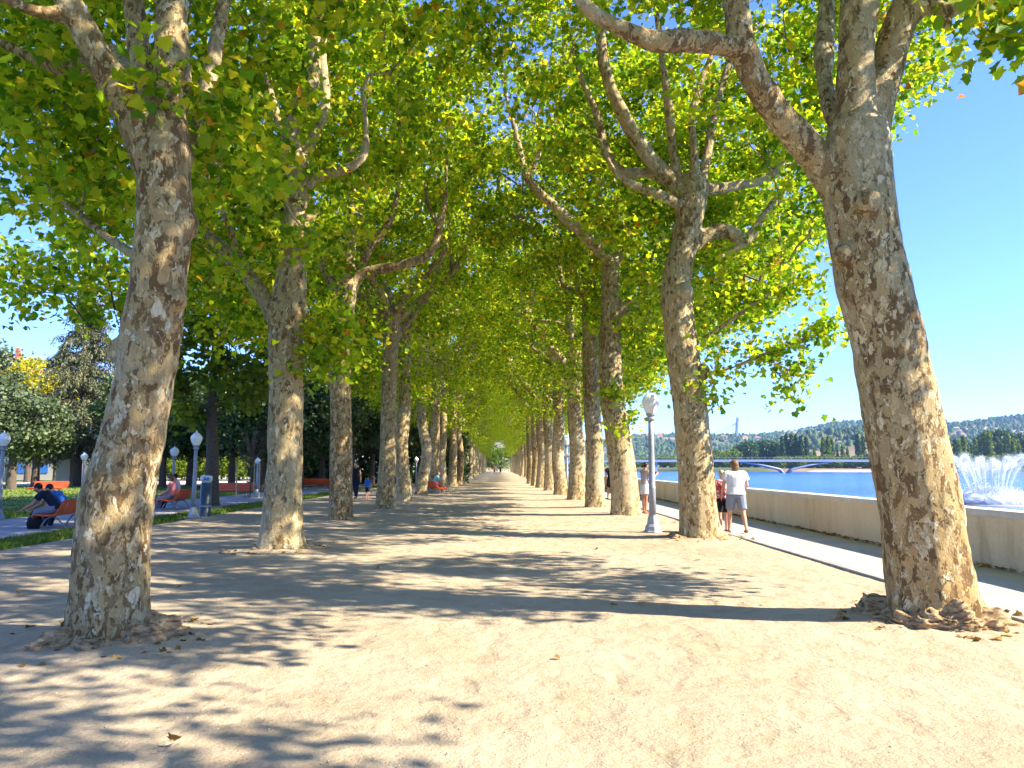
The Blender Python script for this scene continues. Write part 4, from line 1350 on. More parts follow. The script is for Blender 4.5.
for px_, yy, lab, c1, c2, hh in ((494.5, 150, 'far walker in orange top at the end of the alley', cloth('orange_top', (.6, .18, .06)), NAVY, 1.72), (500.5, 150, 'far walker in dark top at the end of the alley', NAVY, BLACK, 1.7)):
    q = at(px_, 470, yy)
    person(lab, (q[0], yy, .02), R(170), hh, dict(legl=(10, 6, 2), legr=(-10, 8, 2)), dict(hair=(BROWN_H, 'short'), top=(c1, 'short', .012), bottom=(c2, 'shorts', .012)), fine=False, voxel=.03)


def sitter(bo, yoff, label, H, looks, fwd=86, lean=-6, xo=.20, nod=12, turn=0, arms=None, fine=False, legs=None):
    """seated on bench bo: local +x of the bench is the way the sitter faces"""
    pos = bo.matrix_basis @ Vector((xo, yoff, 0))
    a = bo.rotation_euler.z - math.pi / 2
    kn = 72
    legs = legs or ((fwd, kn, 8), (fwd - 3, kn - 6, 8))
    ar = arms or ((18, 4, 46), (20, 4, 44))
    return person(label, (pos.x, pos.y, pos.z), a, H, dict(stand=False, seat=.365, legl=legs[0], legr=legs[1], arml=ar[0], armr=ar[1], lean=lean, nod=nod, turn=turn), looks, fine=fine)


bpy.context.view_layer.update()
sitter(bobs[0], .42, 'man in navy shirt and dark cap leaning forward on the half-hidden orange bench', 1.74, dict(hair=(BLACK, 'cap'), top=(NAVY, 'short', .014), bottom=(GREY_C, 'trousers', .01), shoe=SHOE_D, tan=True), lean=40, nod=25, arms=((34, 4, 26), (30, 4, 34)))
sitter(bobs[0], -.22, 'man in blue shirt hunched on the half-hidden orange bench, close to the trunk', 1.74, dict(hair=(DARK_H, 'short'), top=(BLUE, 'short', .014), bottom=(NAVY, 'trousers', .01), shoe=SHOE_D), lean=44, nod=26, arms=((36, 4, 26), (32, 4, 30)))
sitter(bobs[1], -.18, 'person in pale shirt and dark trousers on the orange bench, nearer of the couple', 1.68, dict(hair=(DARK_H, 'short'), top=(cloth('lilac_cotton', (.55, .48, .52)), 'short', .012), bottom=(NAVY, 'trousers', .01), shoe=SHOE_D), lean=6)
sitter(bobs[1], .42, 'person in pink shirt on the orange bench, farther of the couple', 1.64, dict(hair=(BROWN_H, 'bob'), top=(PINK, 'short', .012), bottom=(GREY_C, 'trousers', .01), shoe=SHOE_D), lean=2, turn=-30)
sitter(bobs[3], -.3, 'person in white top sitting on the bench left of the third left trunk', 1.66, dict(hair=(DARK_H, 'short'), top=(WHITE, 'short', .012), bottom=(NAVY, 'shorts', .01), shoe=SHOE_D))
sitter(bobs[3], .35, 'person in pink top sitting on the bench left of the third left trunk', 1.62, dict(hair=(BROWN_H, 'bob'), top=(PINK, 'short', .012), bottom=(GREY_C, 'shorts', .01), shoe=SHOE_D))
sitter(bobs[6], 0.1, 'person in aqua patterned shirt and red shorts seated by the seventh left trunk', 1.7, dict(hair=(BROWN_H, 'short'), top=(TEAL, 'short', .016), bottom=(cloth('red_shorts', (.5, .06, .04)), 'shorts', .014), shoe=SHOE_D, tan=True), lean=14)
# bag on the ground by the first bench
q = bobs[0].matrix_basis @ Vector((.62, .62, 0))
bgm = MB(); bgm.loft([((0, 0, .0), .16, .10), ((0, 0, .12), .19, .13), ((0, 0, .26), .16, .11), ((0, 0, .33), .08, .05)])
bo_ = empty('shoulder_bag', (q.x, q.y, .012)); tag(bo_, 'dark slouchy bag on the paved path at the feet of the capped man', 'bag')
bgm.build('body', BLACK, bo_, True)
MB().tube([(-.12, 0, .28), (-.07, 0, .42), (.07, 0, .42), (.12, 0, .28)], .012, 6).build('strap', SHOE_D, bo_, True)

# ------------------------------------------------------------------ park trees on the left
def park_tree(name, label, loc, h, trunk_h, rx, rz, leafm, rng, clumps=220, per=40, size=.22, r0=.2, kind='flat', group=None, gap=.0, barkm=None, lean=(0, 0), ry=None, spread=.45, coff=0.0):
    loc = np.array([loc[0], loc[1], 0.0]); ry = ry or rx
    P = np.array([[0, 0, -.2], [lean[0] * .3, lean[1] * .3, trunk_h * .5], [lean[0], lean[1], trunk_h], [lean[0] * 1.2, lean[1], trunk_h + (h - trunk_h) * .75]])
    limbs = [resample(P, np.array([r0 * 1.15, r0 * .95, r0 * .8, .03]), .3)]
    for i in range(5):
        a = i * 1.26 + rng.normal(0, .3); d = np.array([math.cos(a), math.sin(a), 0])
        q = P[2] + (0, 0, rng.uniform(-.3, .6))
        limbs.append(resample(np.array([q, q + d * rx * .3 + (0, 0, .5), q + d * rx * .65 + (0, 0, (h - trunk_h) * .4)]), np.array([r0 * .45, r0 * .3, .025]), .3))
    cz = (h + trunk_h) / 2 + gap; cl = []
    while len(cl) < clumps:
        q = rng.uniform(-1, 1, 3)
        e = np.linalg.norm(q)
        if e < 1 and (e > .45 or rng.rand() < .3):
            w = 1 + .28 * noise.noise(Vector(q) * 2.3 + Vector((loc[0], loc[1], 0)))
            cl.append(np.array([q[0] * rx * w + lean[0] + coff, q[1] * ry * w + lean[1], cz + q[2] * rz * w]))
    cl = np.array(cl); cl[:, 2] = np.maximum(cl[:, 2], .5)
    br, ends = grow(limbs, cl, rng)
    me_t = build_trunk(limbs, br, np.zeros(3), rng, .07, flare=.2, thin=4)
    Lp = clump_leaves(ends, per, spread, rng)
    root = empty(name, loc)
    link('trunk', me_t, barkm or DBARK, root)
    link('crown', leaves('crown', Lp, size, kind, rng), leafm, root)
    return tag(root, label, 'tree', group)


DBARK = plain('dark_bark', (.10, .075, .055), .95, 0, .35, 14, .6)
LG1 = leaf_material('light_green_leaf', [(0, (.07, .14, .015)), (.5, (.14, .23, .025)), (1, (.28, .33, .04))], .45)
LG2 = leaf_material('dark_green_leaf', [(0, (.040, .082, .028)), (.6, (.085, .140, .046)), (1, (.17, .22, .10))], .2, .35)
LG3 = leaf_material('grey_green_leaf', [(0, (.06, .095, .045)), (.6, (.115, .165, .08)), (1, (.22, .26, .15))], .3)
LG4 = leaf_material('yellow_leaf', [(0, (.30, .32, .02)), (.6, (.50, .48, .03)), (1, (.62, .55, .05))], .4)
LG5 = leaf_material('blue_green_needle', [(0, (.08, .10, .05)), (.6, (.16, .18, .10)), (1, (.28, .27, .16))], .2)
rng = np.random.RandomState(77)
G2 = 'trees in the park beside the alley'
gx = lambda px_, Yd: at(px_, 470, Yd)[:2].tolist()
park_tree('park_tree', 'slim dark-trunked tree with light green leaves standing behind the dark cylinder', gx(213, 30), 10.2, 3.6, 3.2, 3.4, LG1, rng, 200, 42, .22, .26, 'mid', G2, lean=(-.2, .2))
park_tree('park_tree', 'bright yellow-green tree reaching into blue sky left of the nearest trunk', gx(133, 24), 9.6, 5.2, 2.9, 1.5, LEAF, rng, 62, 38, .2, .16, 'mid', G2, spread=.5, gap=.2, lean=(-.3, 0), coff=-1.8)
park_tree('park_tree', 'round grey-green tree at the far left edge above the lawn', gx(12, 52), 6.9, 2.2, 3.0, 2.3, LG3, rng, 280, 44, .26, .3, 'flat', G2)
park_tree('park_tree', 'grey-green round tree on the lawn right of the leftmost one', gx(36, 56), 6.0, 2.1, 2.5, 1.9, LG3, rng, 220, 44, .26, .28, 'flat', G2)
park_tree('park_tree', 'yellow-leaved tree standing behind the grey-green trees at far left', gx(28, 76), 13.0, 4.5, 5.6, 3.4, LG4, rng, 260, 40, .34, .3, 'flat', G2)
park_tree('park_tree', 'tall grey tree cut by the left edge of the photo beneath the sky', gx(-42, 66), 13.5, 4, 4.0, 4.5, LG3, rng, 240, 40, .3, .3, 'flat', G2)
# dense dark evergreens
dk = [(150, 66, 8.6, 4.8), (163, 58, 8.4, 4.6), (190, 60, 8.6, 4.6), (232, 58, 8.6, 4.6), (262, 52, 8.2, 4.3), (300, 52, 8.6, 4.8), (322, 62, 9.2, 5.0), (352, 60, 9.4, 4.8), (372, 66, 9.6, 5), (398, 74, 10, 5), (418, 82, 10.2, 5), (440, 100, 11, 5.5)]
dproto = []
dkl = ['dark evergreen with pale trunk just right of the nearest left plane tree', 'dark glossy evergreen behind the couple on the bench', 'dark evergreen tree behind the lamp post by the dark cylinder', 'dark evergreen behind the light green park tree', 'dark evergreen left of the second left plane trunk', 'dark evergreen showing right of the second left plane trunk', 'dark evergreen left of the third left plane trunk', 'dark evergreen behind the third left plane trunk, above the two walkers', 'dark evergreen left of the fourth left plane trunk', 'dark evergreen behind the fifth left plane trunk', 'dark evergreen behind the sixth left plane trunk', 'farthest dark evergreen, behind the eighth left plane trunk']
for i, (px_, Yd, h, rx) in enumerate(dk):
    if i < 3:
        o_ = park_tree('evergreen_tree', dkl[i], gx(px_, Yd), h, 2.5, rx, (h - 2.3) / 2, LG2, rng, 330, 50, .27, .26, 'flat', 'dark evergreens along the park path')
        dproto.append((o_, h))
    else:
        o_, h0 = dproto[i % 3]; o_ = copy_tree(o_)
        q = gx(px_, Yd); o_.location = (q[0], q[1], 0); o_.rotation_euler = (0, 0, i * 1.3); o_.scale = (1, 1, h / h0)
        tag(o_, dkl[i], 'tree', 'dark evergreens along the park path')
# clipped dark hedge behind the walkers
hm = MB(); rng2 = np.random.RandomState(4)
hx0, hx1 = gx(316, 70)[0], gx(446, 70)[0]
k = 9000
HP = np.stack([rng2.uniform(hx0 - 6, hx1 + 2, k), 70 + rng2.uniform(-1, 1, k), rng2.uniform(.05, 4.6, k)], 1)
HP[:, 2] += np.array([.5 * noise.noise(Vector((q[0] * .4, 0, q[2] * .3))) for q in HP])
hr = empty('hedge', ((hx0 + hx1) / 2, 70, 0)); tag(hr, 'tall dark hedge closing the park behind the walkers', 'hedge')
link('foliage', leaves('foliage', HP - np.array([(hx0 + hx1) / 2, 70, 0]), .42, 'flat', rng2, up=.1), LG2, hr)
MB().box((hx0 - hx1 - 6, -.5, 0), (6, .5, 3.9)).build('branches', plain('hedge_inside', (.025, .03, .015), .95, 0, .4, 6), hr) if False else None
st_ = MB()
for q in np.linspace((hx0 - hx1) / 2 - 5.5, (hx1 - hx0) / 2 + 1.5, 40):
    st_.tube([(q, 0, 0), (q + rng2.normal(0, .15), rng2.normal(0, .2), 2), (q + rng2.normal(0, .3), rng2.normal(0, .3), 4)], [.06, .045, .02], 5)
st_.build('stems', DBARK, hr)

# tall drooping conifer
def conifer(label, loc, h, rbase, rng, z0=1.6):
    root = empty('conifer_tree', (loc[0], loc[1], 0))
    tb = MB().tube([(0, 0, -.2), (.05, 0, h * .5), (0, 0, h)], [.30, .17, .02], 10)
    Lp = []
    z = z0
    while z < h - .3:
        f = 1 - (z - z0) / (h - z0)
        for i in range(6):
            a = rng.uniform(0, 6.28); Lb = rbase * (f ** .8) * rng.uniform(.6, 1.1) + .2
            d = np.array([math.cos(a), math.sin(a), 0])
            pts = [np.array([0, 0, z]), d * Lb * .4 + (0, 0, z + .16 * Lb), d * Lb * .8 + (0, 0, z + .05 * Lb), d * Lb + (0, 0, z - .12 * Lb)]
            tb.tube(pts, [.045, .03, .018, .006], 4)
            m_ = int(70 * Lb / 2 + 14)
            u = rng.uniform(.15, 1, m_)
            q = np.array([np.interp(u, [0, .4, .8, 1], [p_[c_] for p_ in pts]) for c_ in range(3)]).T
            sd = np.cross(d, [0, 0, 1.0]); q += sd * (rng.normal(0, .16, m_) * Lb * .5)[:, None]
            q[:, 2] -= np.abs(rng.normal(0, .28, m_))
            Lp.append(q)
        z += rng.uniform(.22, .36) * (1 + f * .4)
    tb.build('trunk', DBARK, root)
    link('crown', leaves('crown', np.concatenate(Lp), .34, 'flat', rng, up=.2, droop=1.5, aspect=.32), LG5, root)
    return tag(root, label, 'conifer', G2)


conifer('tall grey-green conifer with drooping boughs left of the nearest plane trunk', gx(78, 62), 17.0, 5.0, rng, 2.2)
conifer('smaller blue-grey conifer behind and left of the drooping conifer', gx(56, 84), 15.5, 3.4, rng, 2.2)

# bare staked sapling
sp_ = empty('sapling', gx(251, 38) + [0]); tag(sp_, 'young bare-branched sapling tied between wooden stakes', 'sapling', None)
q = MB().tube([(0, 0, -.1), (.02, 0, 1.4), (0, .02, 2.4)], [.04, .035, .02], 6)
for i in range(46):
    a = rng.uniform(0, 6.28); z = rng.uniform(1.3, 2.5); l_ = rng.uniform(.7, 1.7)
    d = np.array([math.cos(a), math.sin(a), 0])
    q.tube([(0, 0, z), d * l_ * .5 + (0, 0, z + l_ * .45), d * l_ * .8 + (0, 0, z + l_ * .95)], [.016, .011, .004], 4)
q.build('trunk', DBARK, sp_)
WOODP = plain('pale_stake', (.40, .32, .20), .9, 0, .2, 10)
for dx, dy in ((-.55, -.4), (.55, -.4), (0, .55)):
    MB().tube([(dx, dy, -.1), (dx, dy, 1.75)], .035, 8).build('stake', WOODP, sp_)

# buildings far behind the park
CREAM = plain('cream_render', (.50, .42, .30), .9, 0, .08, .8); PALEW = plain('pale_render', (.44, .40, .34), .9, 0, .07, .8)
ROOFT = plain('clay_tile', (.42, .16, .08), .9, 0, .2, 2); GLASSD = plain('dark_window', (.05, .065, .08), .15, 0, .2, 1); BLUEP = plain('blue_panel', (.05, .18, .50), .5)


def house(name, label, cx, cy, w, d, h, wallm, rows, cols, roof_h, cat='building', rz=0, z=0, winw=1.0, winh=1.4):
    r = empty(name, (cx, cy, z), rz)
    MB().box((-w / 2, -d / 2, -2), (w / 2, d / 2, h)).build('wall', wallm, r)
    rf = MB()
    o_ = .35
    if roof_h > 0:
        V = [(-w / 2 - o_, -d / 2 - o_, h + .01), (w / 2 + o_, -d / 2 - o_, h + .01), (w / 2 + o_, d / 2 + o_, h + .01), (-w / 2 - o_, d / 2 + o_, h + .01), (-w / 2 + d * .3, 0, h + roof_h), (w / 2 - d * .3, 0, h + roof_h)]
        rf.add(V, [(0, 1, 5, 4), (1, 2, 5), (2, 3, 4, 5), (3, 0, 4), (3, 2, 1, 0)])
        rf.build('roof', ROOFT, r)
    else:
        rf.box((-w / 2 - .2, -d / 2 - .2, h + .005), (w / 2 + .2, d / 2 + .2, h + .35)).build('roof', PALEW, r)
    for i in range(rows):
        for j in range(cols):
            x = -w / 2 + (j + .5) * w / cols; zz = (i + .5) * h / rows
            f = MB().box((x - winw / 2, -d / 2 - .06, zz - winh / 2), (x + winw / 2, -d / 2 - .003, zz + winh / 2)).build('window', PALEW, r)
            MB().box((x - winw / 2 + .1, -d / 2 - .075, zz - winh / 2 + .1), (x + winw / 2 - .1, -d / 2 - .062, zz + winh / 2 - .1)).build('pane', GLASSD, f)
    return tag(r, label, cat)


q = at(38, 378, 150)
house('apartment_block', 'pale apartment block with clay roof showing above the yellow tree at far left', q[0], 150, 16, 10, q[2], CREAM, 5, 6, 1.6)
q = gx(20, 96); house('pavilion', 'low cream pavilion seen under the tree crowns at far left', q[0], 96, 26, 8, 2.9, CREAM, 1, 8, 0, winw=2.0, winh=2.0)
sh0 = None
for i, (px_, Yd, k_) in enumerate(((166, 82, 1.0), (182, 90, 1.2), (200, 84, .9), (222, 92, 1.25), (240, 84, 1.0), (258, 94, 1.2), (276, 88, 1.0), (298, 96, 1.2), (318, 92, 1.1), (152, 94, 1.3), (128, 88, 1.1))):
    if sh0 is None:
        o_ = sh0 = park_tree('shrub', '', gx(px_, Yd), 3.4, .6, 2.6, 1.5, LG1, rng, 120, 40, .26, .1, 'flat', None, spread=.5)
    else:
        o_ = copy_tree(sh0); q = gx(px_, Yd); o_.location = (q[0], q[1], 0)
    o_.scale = (k_, k_, k_); o_.rotation_euler = (0, 0, i * 1.1)
    tag(o_, 'rounded light green shrub in the sunny strip far behind the dark evergreens', 'shrub', 'light shrubs behind the evergreens')
# tower crane
q = at(17, 372, 190); cr = empty('tower_crane', (q[0], 190, 0)); tag(cr, 'faint red and white tower crane above the roofs at far left', 'crane')
CRM = plain('crane_red', (.55, .16, .10), .6)
zc = q[2] + 3
MB().box((-.5, -.5, 0), (.5, .5, zc + 3)).build('mast', CRM, cr)
MB().tube([(-4, 0, zc + 1.2), (0, 0, zc), (14, 0, zc - 3.4)], .35, 4).build('jib', CRM, cr)
MB().box((-5, -.6, zc), (-3.4, .6, zc + 1.2)).build('counterweight', KERB, cr)
# white kiosk posts and small things on the lawn edge
q = gx(41, 90); kk = empty('kiosk', (q[0], 90, 0)); tag(kk, 'small blue and white kiosk under the trees at far left', 'kiosk')
MB().box((-2.4, -1, 0), (2.4, 1, 2.6)).build('wall', PALEW, kk); MB().box((-2.0, -1.06, .8), (1.4, -1.003, 1.9)).build('panel', BLUEP, kk); MB().box((-2.7, -1.3, 2.6), (2.7, 1.3, 2.75)).build('roof', PALEW, kk)
q = gx(66, 62); pd = empty('stone_pedestal', (q[0], 62, 0)); tag(pd, 'pale stone pedestal by the conifer trunk on the lawn', 'pedestal')
MB().box((-.75, -.6, 0), (.75, .6, .3)).build('plinth', CREAM, pd, bevel=.02); MB().box((-.55, -.45, .3), (.55, .45, 2.1)).build('shaft', CREAM, pd, bevel=.02); MB().box((-.7, -.55, 2.1), (.7, .55, 2.35)).build('cap', CREAM, pd, bevel=.02)

# round bush closing the alley
park_tree('shrub', 'round green bush closing the far end of the alley', (gx(497, 262)[0], 262), 9.0, 1.2, 6.5, 3.9, LG1, rng, 160, 30, .6, .2, 'flat', None, spread=.9)

# ------------------------------------------------------------------ far bank and hills
rng = np.random.RandomState(31)
FB = plain('bank_soil', (.10, .13, .045), .95, 0, .4, .02)


def bankline(X):
    return np.interp(X, [-4000, 10, 60, 120, 200, 260, 330, 500, 4000], [640, 640, 520, 460, 452, 440, 420, 400, 150])


xs = np.concatenate([np.arange(-3500, 0, 120), np.arange(0, 700, 8.0), np.arange(700, 3800, 100)])
fs = [0, 6, 16, 60, 200, 500, 900, 1500, 2600]
RIDGE = ([-200, 560, 640, 690, 760, 800, 845, 900, 950, 1024, 1300], [446, 443, 437, 437, 436, 429, 423.5, 424, 424, 417.5, 405])
RIDGE2 = ([-200, 600, 700, 780, 815, 850, 880, 930, 1024, 1300], [466, 463, 458, 448, 436, 432, 434, 440, 446, 450])


def hz(px_, Yd, tab):
    py = np.interp(px_, *tab)
    return EYE + (467 - py) / FPX * Yd


def terrain(x, y):
    px_ = 500 + FPX * x / max(y, 1)
    y0 = bankline(x)
    d = y - y0
    z = .15 + min(1.2, max(0, d) * .05)
    def hill(yc, w, tab, amp):
        hgt = hz(500 + FPX * x / yc, yc, tab) * (1 + amp * noise.noise(Vector((x * .004, 3.3, yc))) + amp * .5 * noise.noise(Vector((x * .015, 9.1, yc))))
        return hgt * math.exp(-((y - yc) / w) ** 2)
    return max(z, hill(1000, 210, RIDGE2, .07), hill(1900, 520, RIDGE, .045))


gx_ = np.concatenate([np.arange(-2800, -200, 140), np.arange(-200, 1700, 22), np.arange(1700, 4300, 120)])
rows_ = np.concatenate([[-1.9, 0, 8, 20, 60, 130, 220], np.arange(320, 2000, 45), [2300, 2800, 3300]])
V = np.empty((len(rows_), len(gx_), 3))
for i, d in enumerate(rows_):
    for j, x in enumerate(gx_):
        y = bankline(x) + d
        V[i, j] = (x, y, terrain(x, y) if i > 0 else -1.6)
mm, nn = len(rows_), len(gx_)
i, j = np.meshgrid(np.arange(mm - 1), np.arange(nn - 1), indexing='ij')
F = np.stack([i * nn + j, i * nn + j + 1, (i + 1) * nn + j + 1, (i + 1) * nn + j], -1).reshape(-1, 4)
m, t, b, o = mat('hill_cover')
v = coords(t)
f = noise_(t, v, .006, 5, .6)
c = ramp(t, f, [(.36, (.04, .075, .02)), (.47, (.07, .10, .03)), (.54, (.24, .17, .09)), (.68, (.46, .31, .21))])
c = mixc(t, .6, c, ramp(t, noise_(t, v, .05, 4, .7), [(.3, (.5, .5, .5)), (.7, (1.2, 1.2, 1.2))]), 'MULTIPLY')
t.links.new(c, b.inputs['Base Color']); b.inputs['Roughness'].default_value = 1
tag(link('hills', np_mesh('hills', V.reshape(-1, 3), F, True), m), kind='structure')
# sand spit beyond the bridge
q = at(852, 468, 440)
sb = MB(); k = 40
a = np.linspace(0, 2 * math.pi, k, endpoint=False)
ring = [(q[0] + 26 * math.cos(p) * (1 + .12 * math.sin(3 * p)), 436 + 16 * math.sin(p) * (1 + .2 * math.sin(2 * p))) for p in a]
V = [(x, y, -1.25) for x, y in ring] + [(q[0] + (x - q[0]) * .8, 436 + (y - 436) * .7, -.2) for x, y in ring]
sb.add(V, [(i, (i + 1) % k, k + (i + 1) % k, k + i) for i in range(k)] + [tuple(range(k, 2 * k))])
tag(sb.build('sandbank', plain('bank_sand', (.52, .40, .26), .95, 0, .1, .1)), kind='structure')

# woods on the hills: far-off mass
O = np.array([[1, 0, 0], [.3, .95, 0], [-.8, .6, 0], [-.8, -.6, 0], [.3, -.95, 0], [0, 0, 1], [.75, .3, .62], [-.4, .6, .7], [-.3, -.7, .65]])
Of = np.array([[0, 1, 6], [1, 7, 6], [1, 2, 7], [2, 3, 8], [2, 8, 7], [3, 4, 8], [4, 0, 6], [4, 6, 8], [6, 7, 5], [7, 8, 5], [8, 6, 5]])
k = 42000
hx = rng.uniform(-100, 2300, k); hy = rng.uniform(620, 2300, k)
pk = 500 + FPX * hx / hy
ok = (pk > 560) & (pk < 1100)
den = np.array([noise.noise(Vector((x * .006, y * .006, 1.7))) for x, y in zip(hx, hy)])
ok &= den > np.where(hx / hy < .33, .04, -.16) + rng.uniform(-.15, .15, k)
hx, hy = hx[ok], hy[ok]; k = len(hx)
hzv = np.array([terrain(x, y) for x, y in zip(hx, hy)])
s_ = rng.uniform(2.5, 6, k)
V = np.stack([hx, hy, hzv - 1], 1)[:, None] + O[None] * np.stack([s_, s_, s_ * rng.uniform(.9, 2.0, k)], 1)[:, None] * rng.uniform(.75, 1.25, (k, len(O), 1))
WOODS = leaf_material('far_wood', [(0, (.026, .056, .020)), (.5, (.052, .095, .028)), (1, (.10, .14, .035))], .1)
tag(link('hillside_woods', np_mesh('hillside_woods', V.reshape(-1, 3), (Of[None] + len(O) * np.arange(k)[:, None, None]).reshape(-1, 3)), WOODS), kind='stuff')

# river-bank trees: poplars and round trees, each a thing
POP = leaf_material('poplar_leaf', [(0, (.075, .14, .02)), (.5, (.14, .22, .03)), (1, (.25, .30, .045))], .35)
POPD = leaf_material('dark_poplar_leaf', [(0, (.035, .08, .028)), (.5, (.065, .125, .04)), (1, (.11, .17, .05))], .2)


def bank_tree(name, h, w, leafm, shape, rng, n):
    root = empty(name)
    MB().tube([(0, 0, -.6), (0, 0, h * .5), (0, 0, h * .9)], [.4, .25, .05], 6).build('trunk', DBARK, root)
    P = []
    while len(P) < n:
        z = rng.uniform(.06, 1); a = rng.uniform(0, 6.28); r = math.sqrt(rng.uniform(.15, 1))
        if shape == 'column': rr = w * min(1, (z + .02) * 4) * (1 - z ** 2.2) ** .6
        elif shape == 'cone': rr = w * (1 - z) ** .75 * min(1, z * 6)
        else: rr = w * math.sqrt(max(0, 1 - (2 * (z - .55) / .95) ** 2))
        wob = 1 + .3 * noise.noise(Vector((math.cos(a) * 1.5, math.sin(a) * 1.5, z * 7 + h)))
        P.append((rr * r * wob * math.cos(a), rr * r * wob * math.sin(a), z * h))
    link('crown', leaves('crown', np.array(P), 1.15, 'flat', rng, up=.1), leafm, root)
    return root


bp = {('col', 0): bank_tree('poplar_tree', 20, 1.8, POPD, 'column', rng, 900), ('col', 1): bank_tree('poplar_tree', 18, 1.7, POP, 'column', rng, 800),
      ('cone', 0): bank_tree('poplar_tree', 17, 2.7, POP, 'cone', rng, 800), ('cone', 1): bank_tree('poplar_tree', 18, 2.6, POPD, 'cone', rng, 800),
      ('round', 0): bank_tree('broadleaf_tree', 13, 6.0, POPD, 'round', rng, 1300), ('round', 1): bank_tree('broadleaf_tree', 9, 5.0, POP, 'round', rng, 1000)}
bu = set()


def put_bank(kind, v, px_, d, hpx, lab, group):
    Y0 = 440.0
    for _ in range(6):
        x = at(px_, 467, Y0)[0]; Y0 = bankline(x) + d
    x = at(px_, 467, Y0)[0]
    o_ = bp[kind, v]
    h0 = {('col', 0): 20, ('col', 1): 18, ('cone', 0): 17, ('cone', 1): 18, ('round', 0): 13, ('round', 1): 9}[kind, v]
    if (kind, v) in bu: o_ = copy_tree(o_)
    bu.add((kind, v))
    h = hpx / FPX * Y0
    k_ = h / h0
    o_.location = (x, Y0, terrain(x, Y0) - .2); o_.scale = (min(k_ * 1.0, 1.35), min(k_, 1.35), k_); o_.rotation_euler = (0, 0, rng.uniform(0, 6.28))
    tag(o_, lab, 'tree', group)


BGP = 'trees along the far river bank'
for px_, hp_, v in ((787, 33, 0), (792, 34, 0), (797, 33, 0), (802, 32, 0), (807, 31, 0), (783, 31, 0)):
    put_bank('col', v, px_, 30 + rng.uniform(-4, 4), hp_, 'dark columnar poplar of the tall clump behind the middle of the bridge', BGP)
for px_, hp_, v, lab in ((824, 30, 1, 'slim poplar right of the tall clump, behind the bridge'), (829, 31, 1, 'slim poplar right of the tall clump, behind the bridge'), (833, 28, 1, 'slim poplar right of the tall clump, behind the bridge'), (859, 34, 0, 'dark columnar poplar just left of the nearest right trunk, beyond the river'), (864, 31, 0, 'dark columnar poplar just left of the nearest right trunk, beyond the river')):
    put_bank('col', v, px_, 30 + rng.uniform(-4, 6), hp_, lab, BGP)
for px_, hp_ in ((843, 22), (848, 20), (815, 20), (838, 17)):
    put_bank('cone', 0, px_, 22, hp_, 'low pointed tree between the poplars behind the bridge', BGP)
for px_, hp_, v in ((748, 26, 0), (756, 24, 0), (765, 27, 0), (773, 26, 0), (740, 22, 0), (775, 24, 0)):
    put_bank('round', v, px_, 40 + rng.uniform(-8, 12), hp_, 'dark rounded tree left of the poplar clump beyond the bridge', BGP)
for px_, hp_ in ((700, 16), (708, 14), (716, 17), (724, 15), (732, 18), (654, 12), (664, 12), (672, 11), (643, 11), (636, 10)):
    put_bank('round', 1, px_, 30 + rng.uniform(-5, 10), hp_, 'low light green tree at the far bank near the left end of the bridge', BGP)
for px_, hp_ in ((810, 13), (820, 12), (828, 14), (845, 13), (853, 12), (866, 14), (872, 15), (838, 11), (800, 12), (790, 12), (780, 12)):
    put_bank('round', 1, px_, 12 + rng.uniform(-3, 5), hp_, 'low bushy tree along the far bank below the poplars', BGP)
xs_ = np.linspace(938, 1052, 34)
for i, px_ in enumerate(xs_):
    big_ = i in (8, 14, 15, 21)
    hp_ = rng.uniform(21, 29) + (9 if big_ else 0)
    kd = 'cone' if i % 3 else 'col'
    put_bank(kd, 1 if (i % 5 == 0) else 0 if kd == 'cone' else 1, px_ + rng.uniform(-1.5, 1.5), 20 + rng.uniform(0, 40), hp_, 'green poplar of the bank row behind the fountain', BGP)
for px_, hp_ in ((948, 15), (960, 13), (972, 14), (985, 13), (997, 14), (1008, 15), (1020, 14), (940, 14)):
    put_bank('round', 1, px_, 8, hp_, 'low bright bush at the water line behind the fountain', BGP)
for px_, hp_, lab in ((990, 36, 'tall dark tree rising over the poplar row behind the fountain, near its middle'), (1004, 38, 'tallest dark tree over the poplar row behind the fountain'), (1018, 34, 'dark tree over the poplar row near the right edge of the photo')):
    put_bank('round', 0, px_, 70, hp_, lab, BGP)

# small houses on the hill
hs = 0
for px_, py_, Yd in ((745, 452, 1650), (758, 451, 1620), (724, 449, 1700), (954, 438, 1500), (963, 439, 1480), (648, 452, 1700), (660, 450, 1750)):
    q = at(px_, py_, Yd); z = terrain(q[0], Yd)
    r = empty('hillside_house', (q[0], Yd, z), rng.uniform(-.5, .5)); w, d, h = rng.uniform(8, 15), 7, rng.uniform(4.5, 8)
    MB().box((-w / 2, -d / 2, -4), (w / 2, d / 2, h)).build('wall', PALEW if hs % 3 else CREAM, r)
    MB().add([(-w / 2 - .5, -d / 2 - .5, h + .05), (w / 2 + .5, -d / 2 - .5, h + .05), (w / 2 + .5, d / 2 + .5, h + .05), (-w / 2 - .5, d / 2 + .5, h + .05), (-w / 4, 0, h + 3), (w / 4, 0, h + 3)], [(0, 1, 5, 4), (1, 2, 5), (2, 3, 4, 5), (3, 0, 4), (3, 2, 1, 0)]).build('roof', ROOFT, r)
    tag(r, 'tiny pale house with clay roof on the wooded hillside across the river', 'house', 'houses on the far hill'); hs += 1

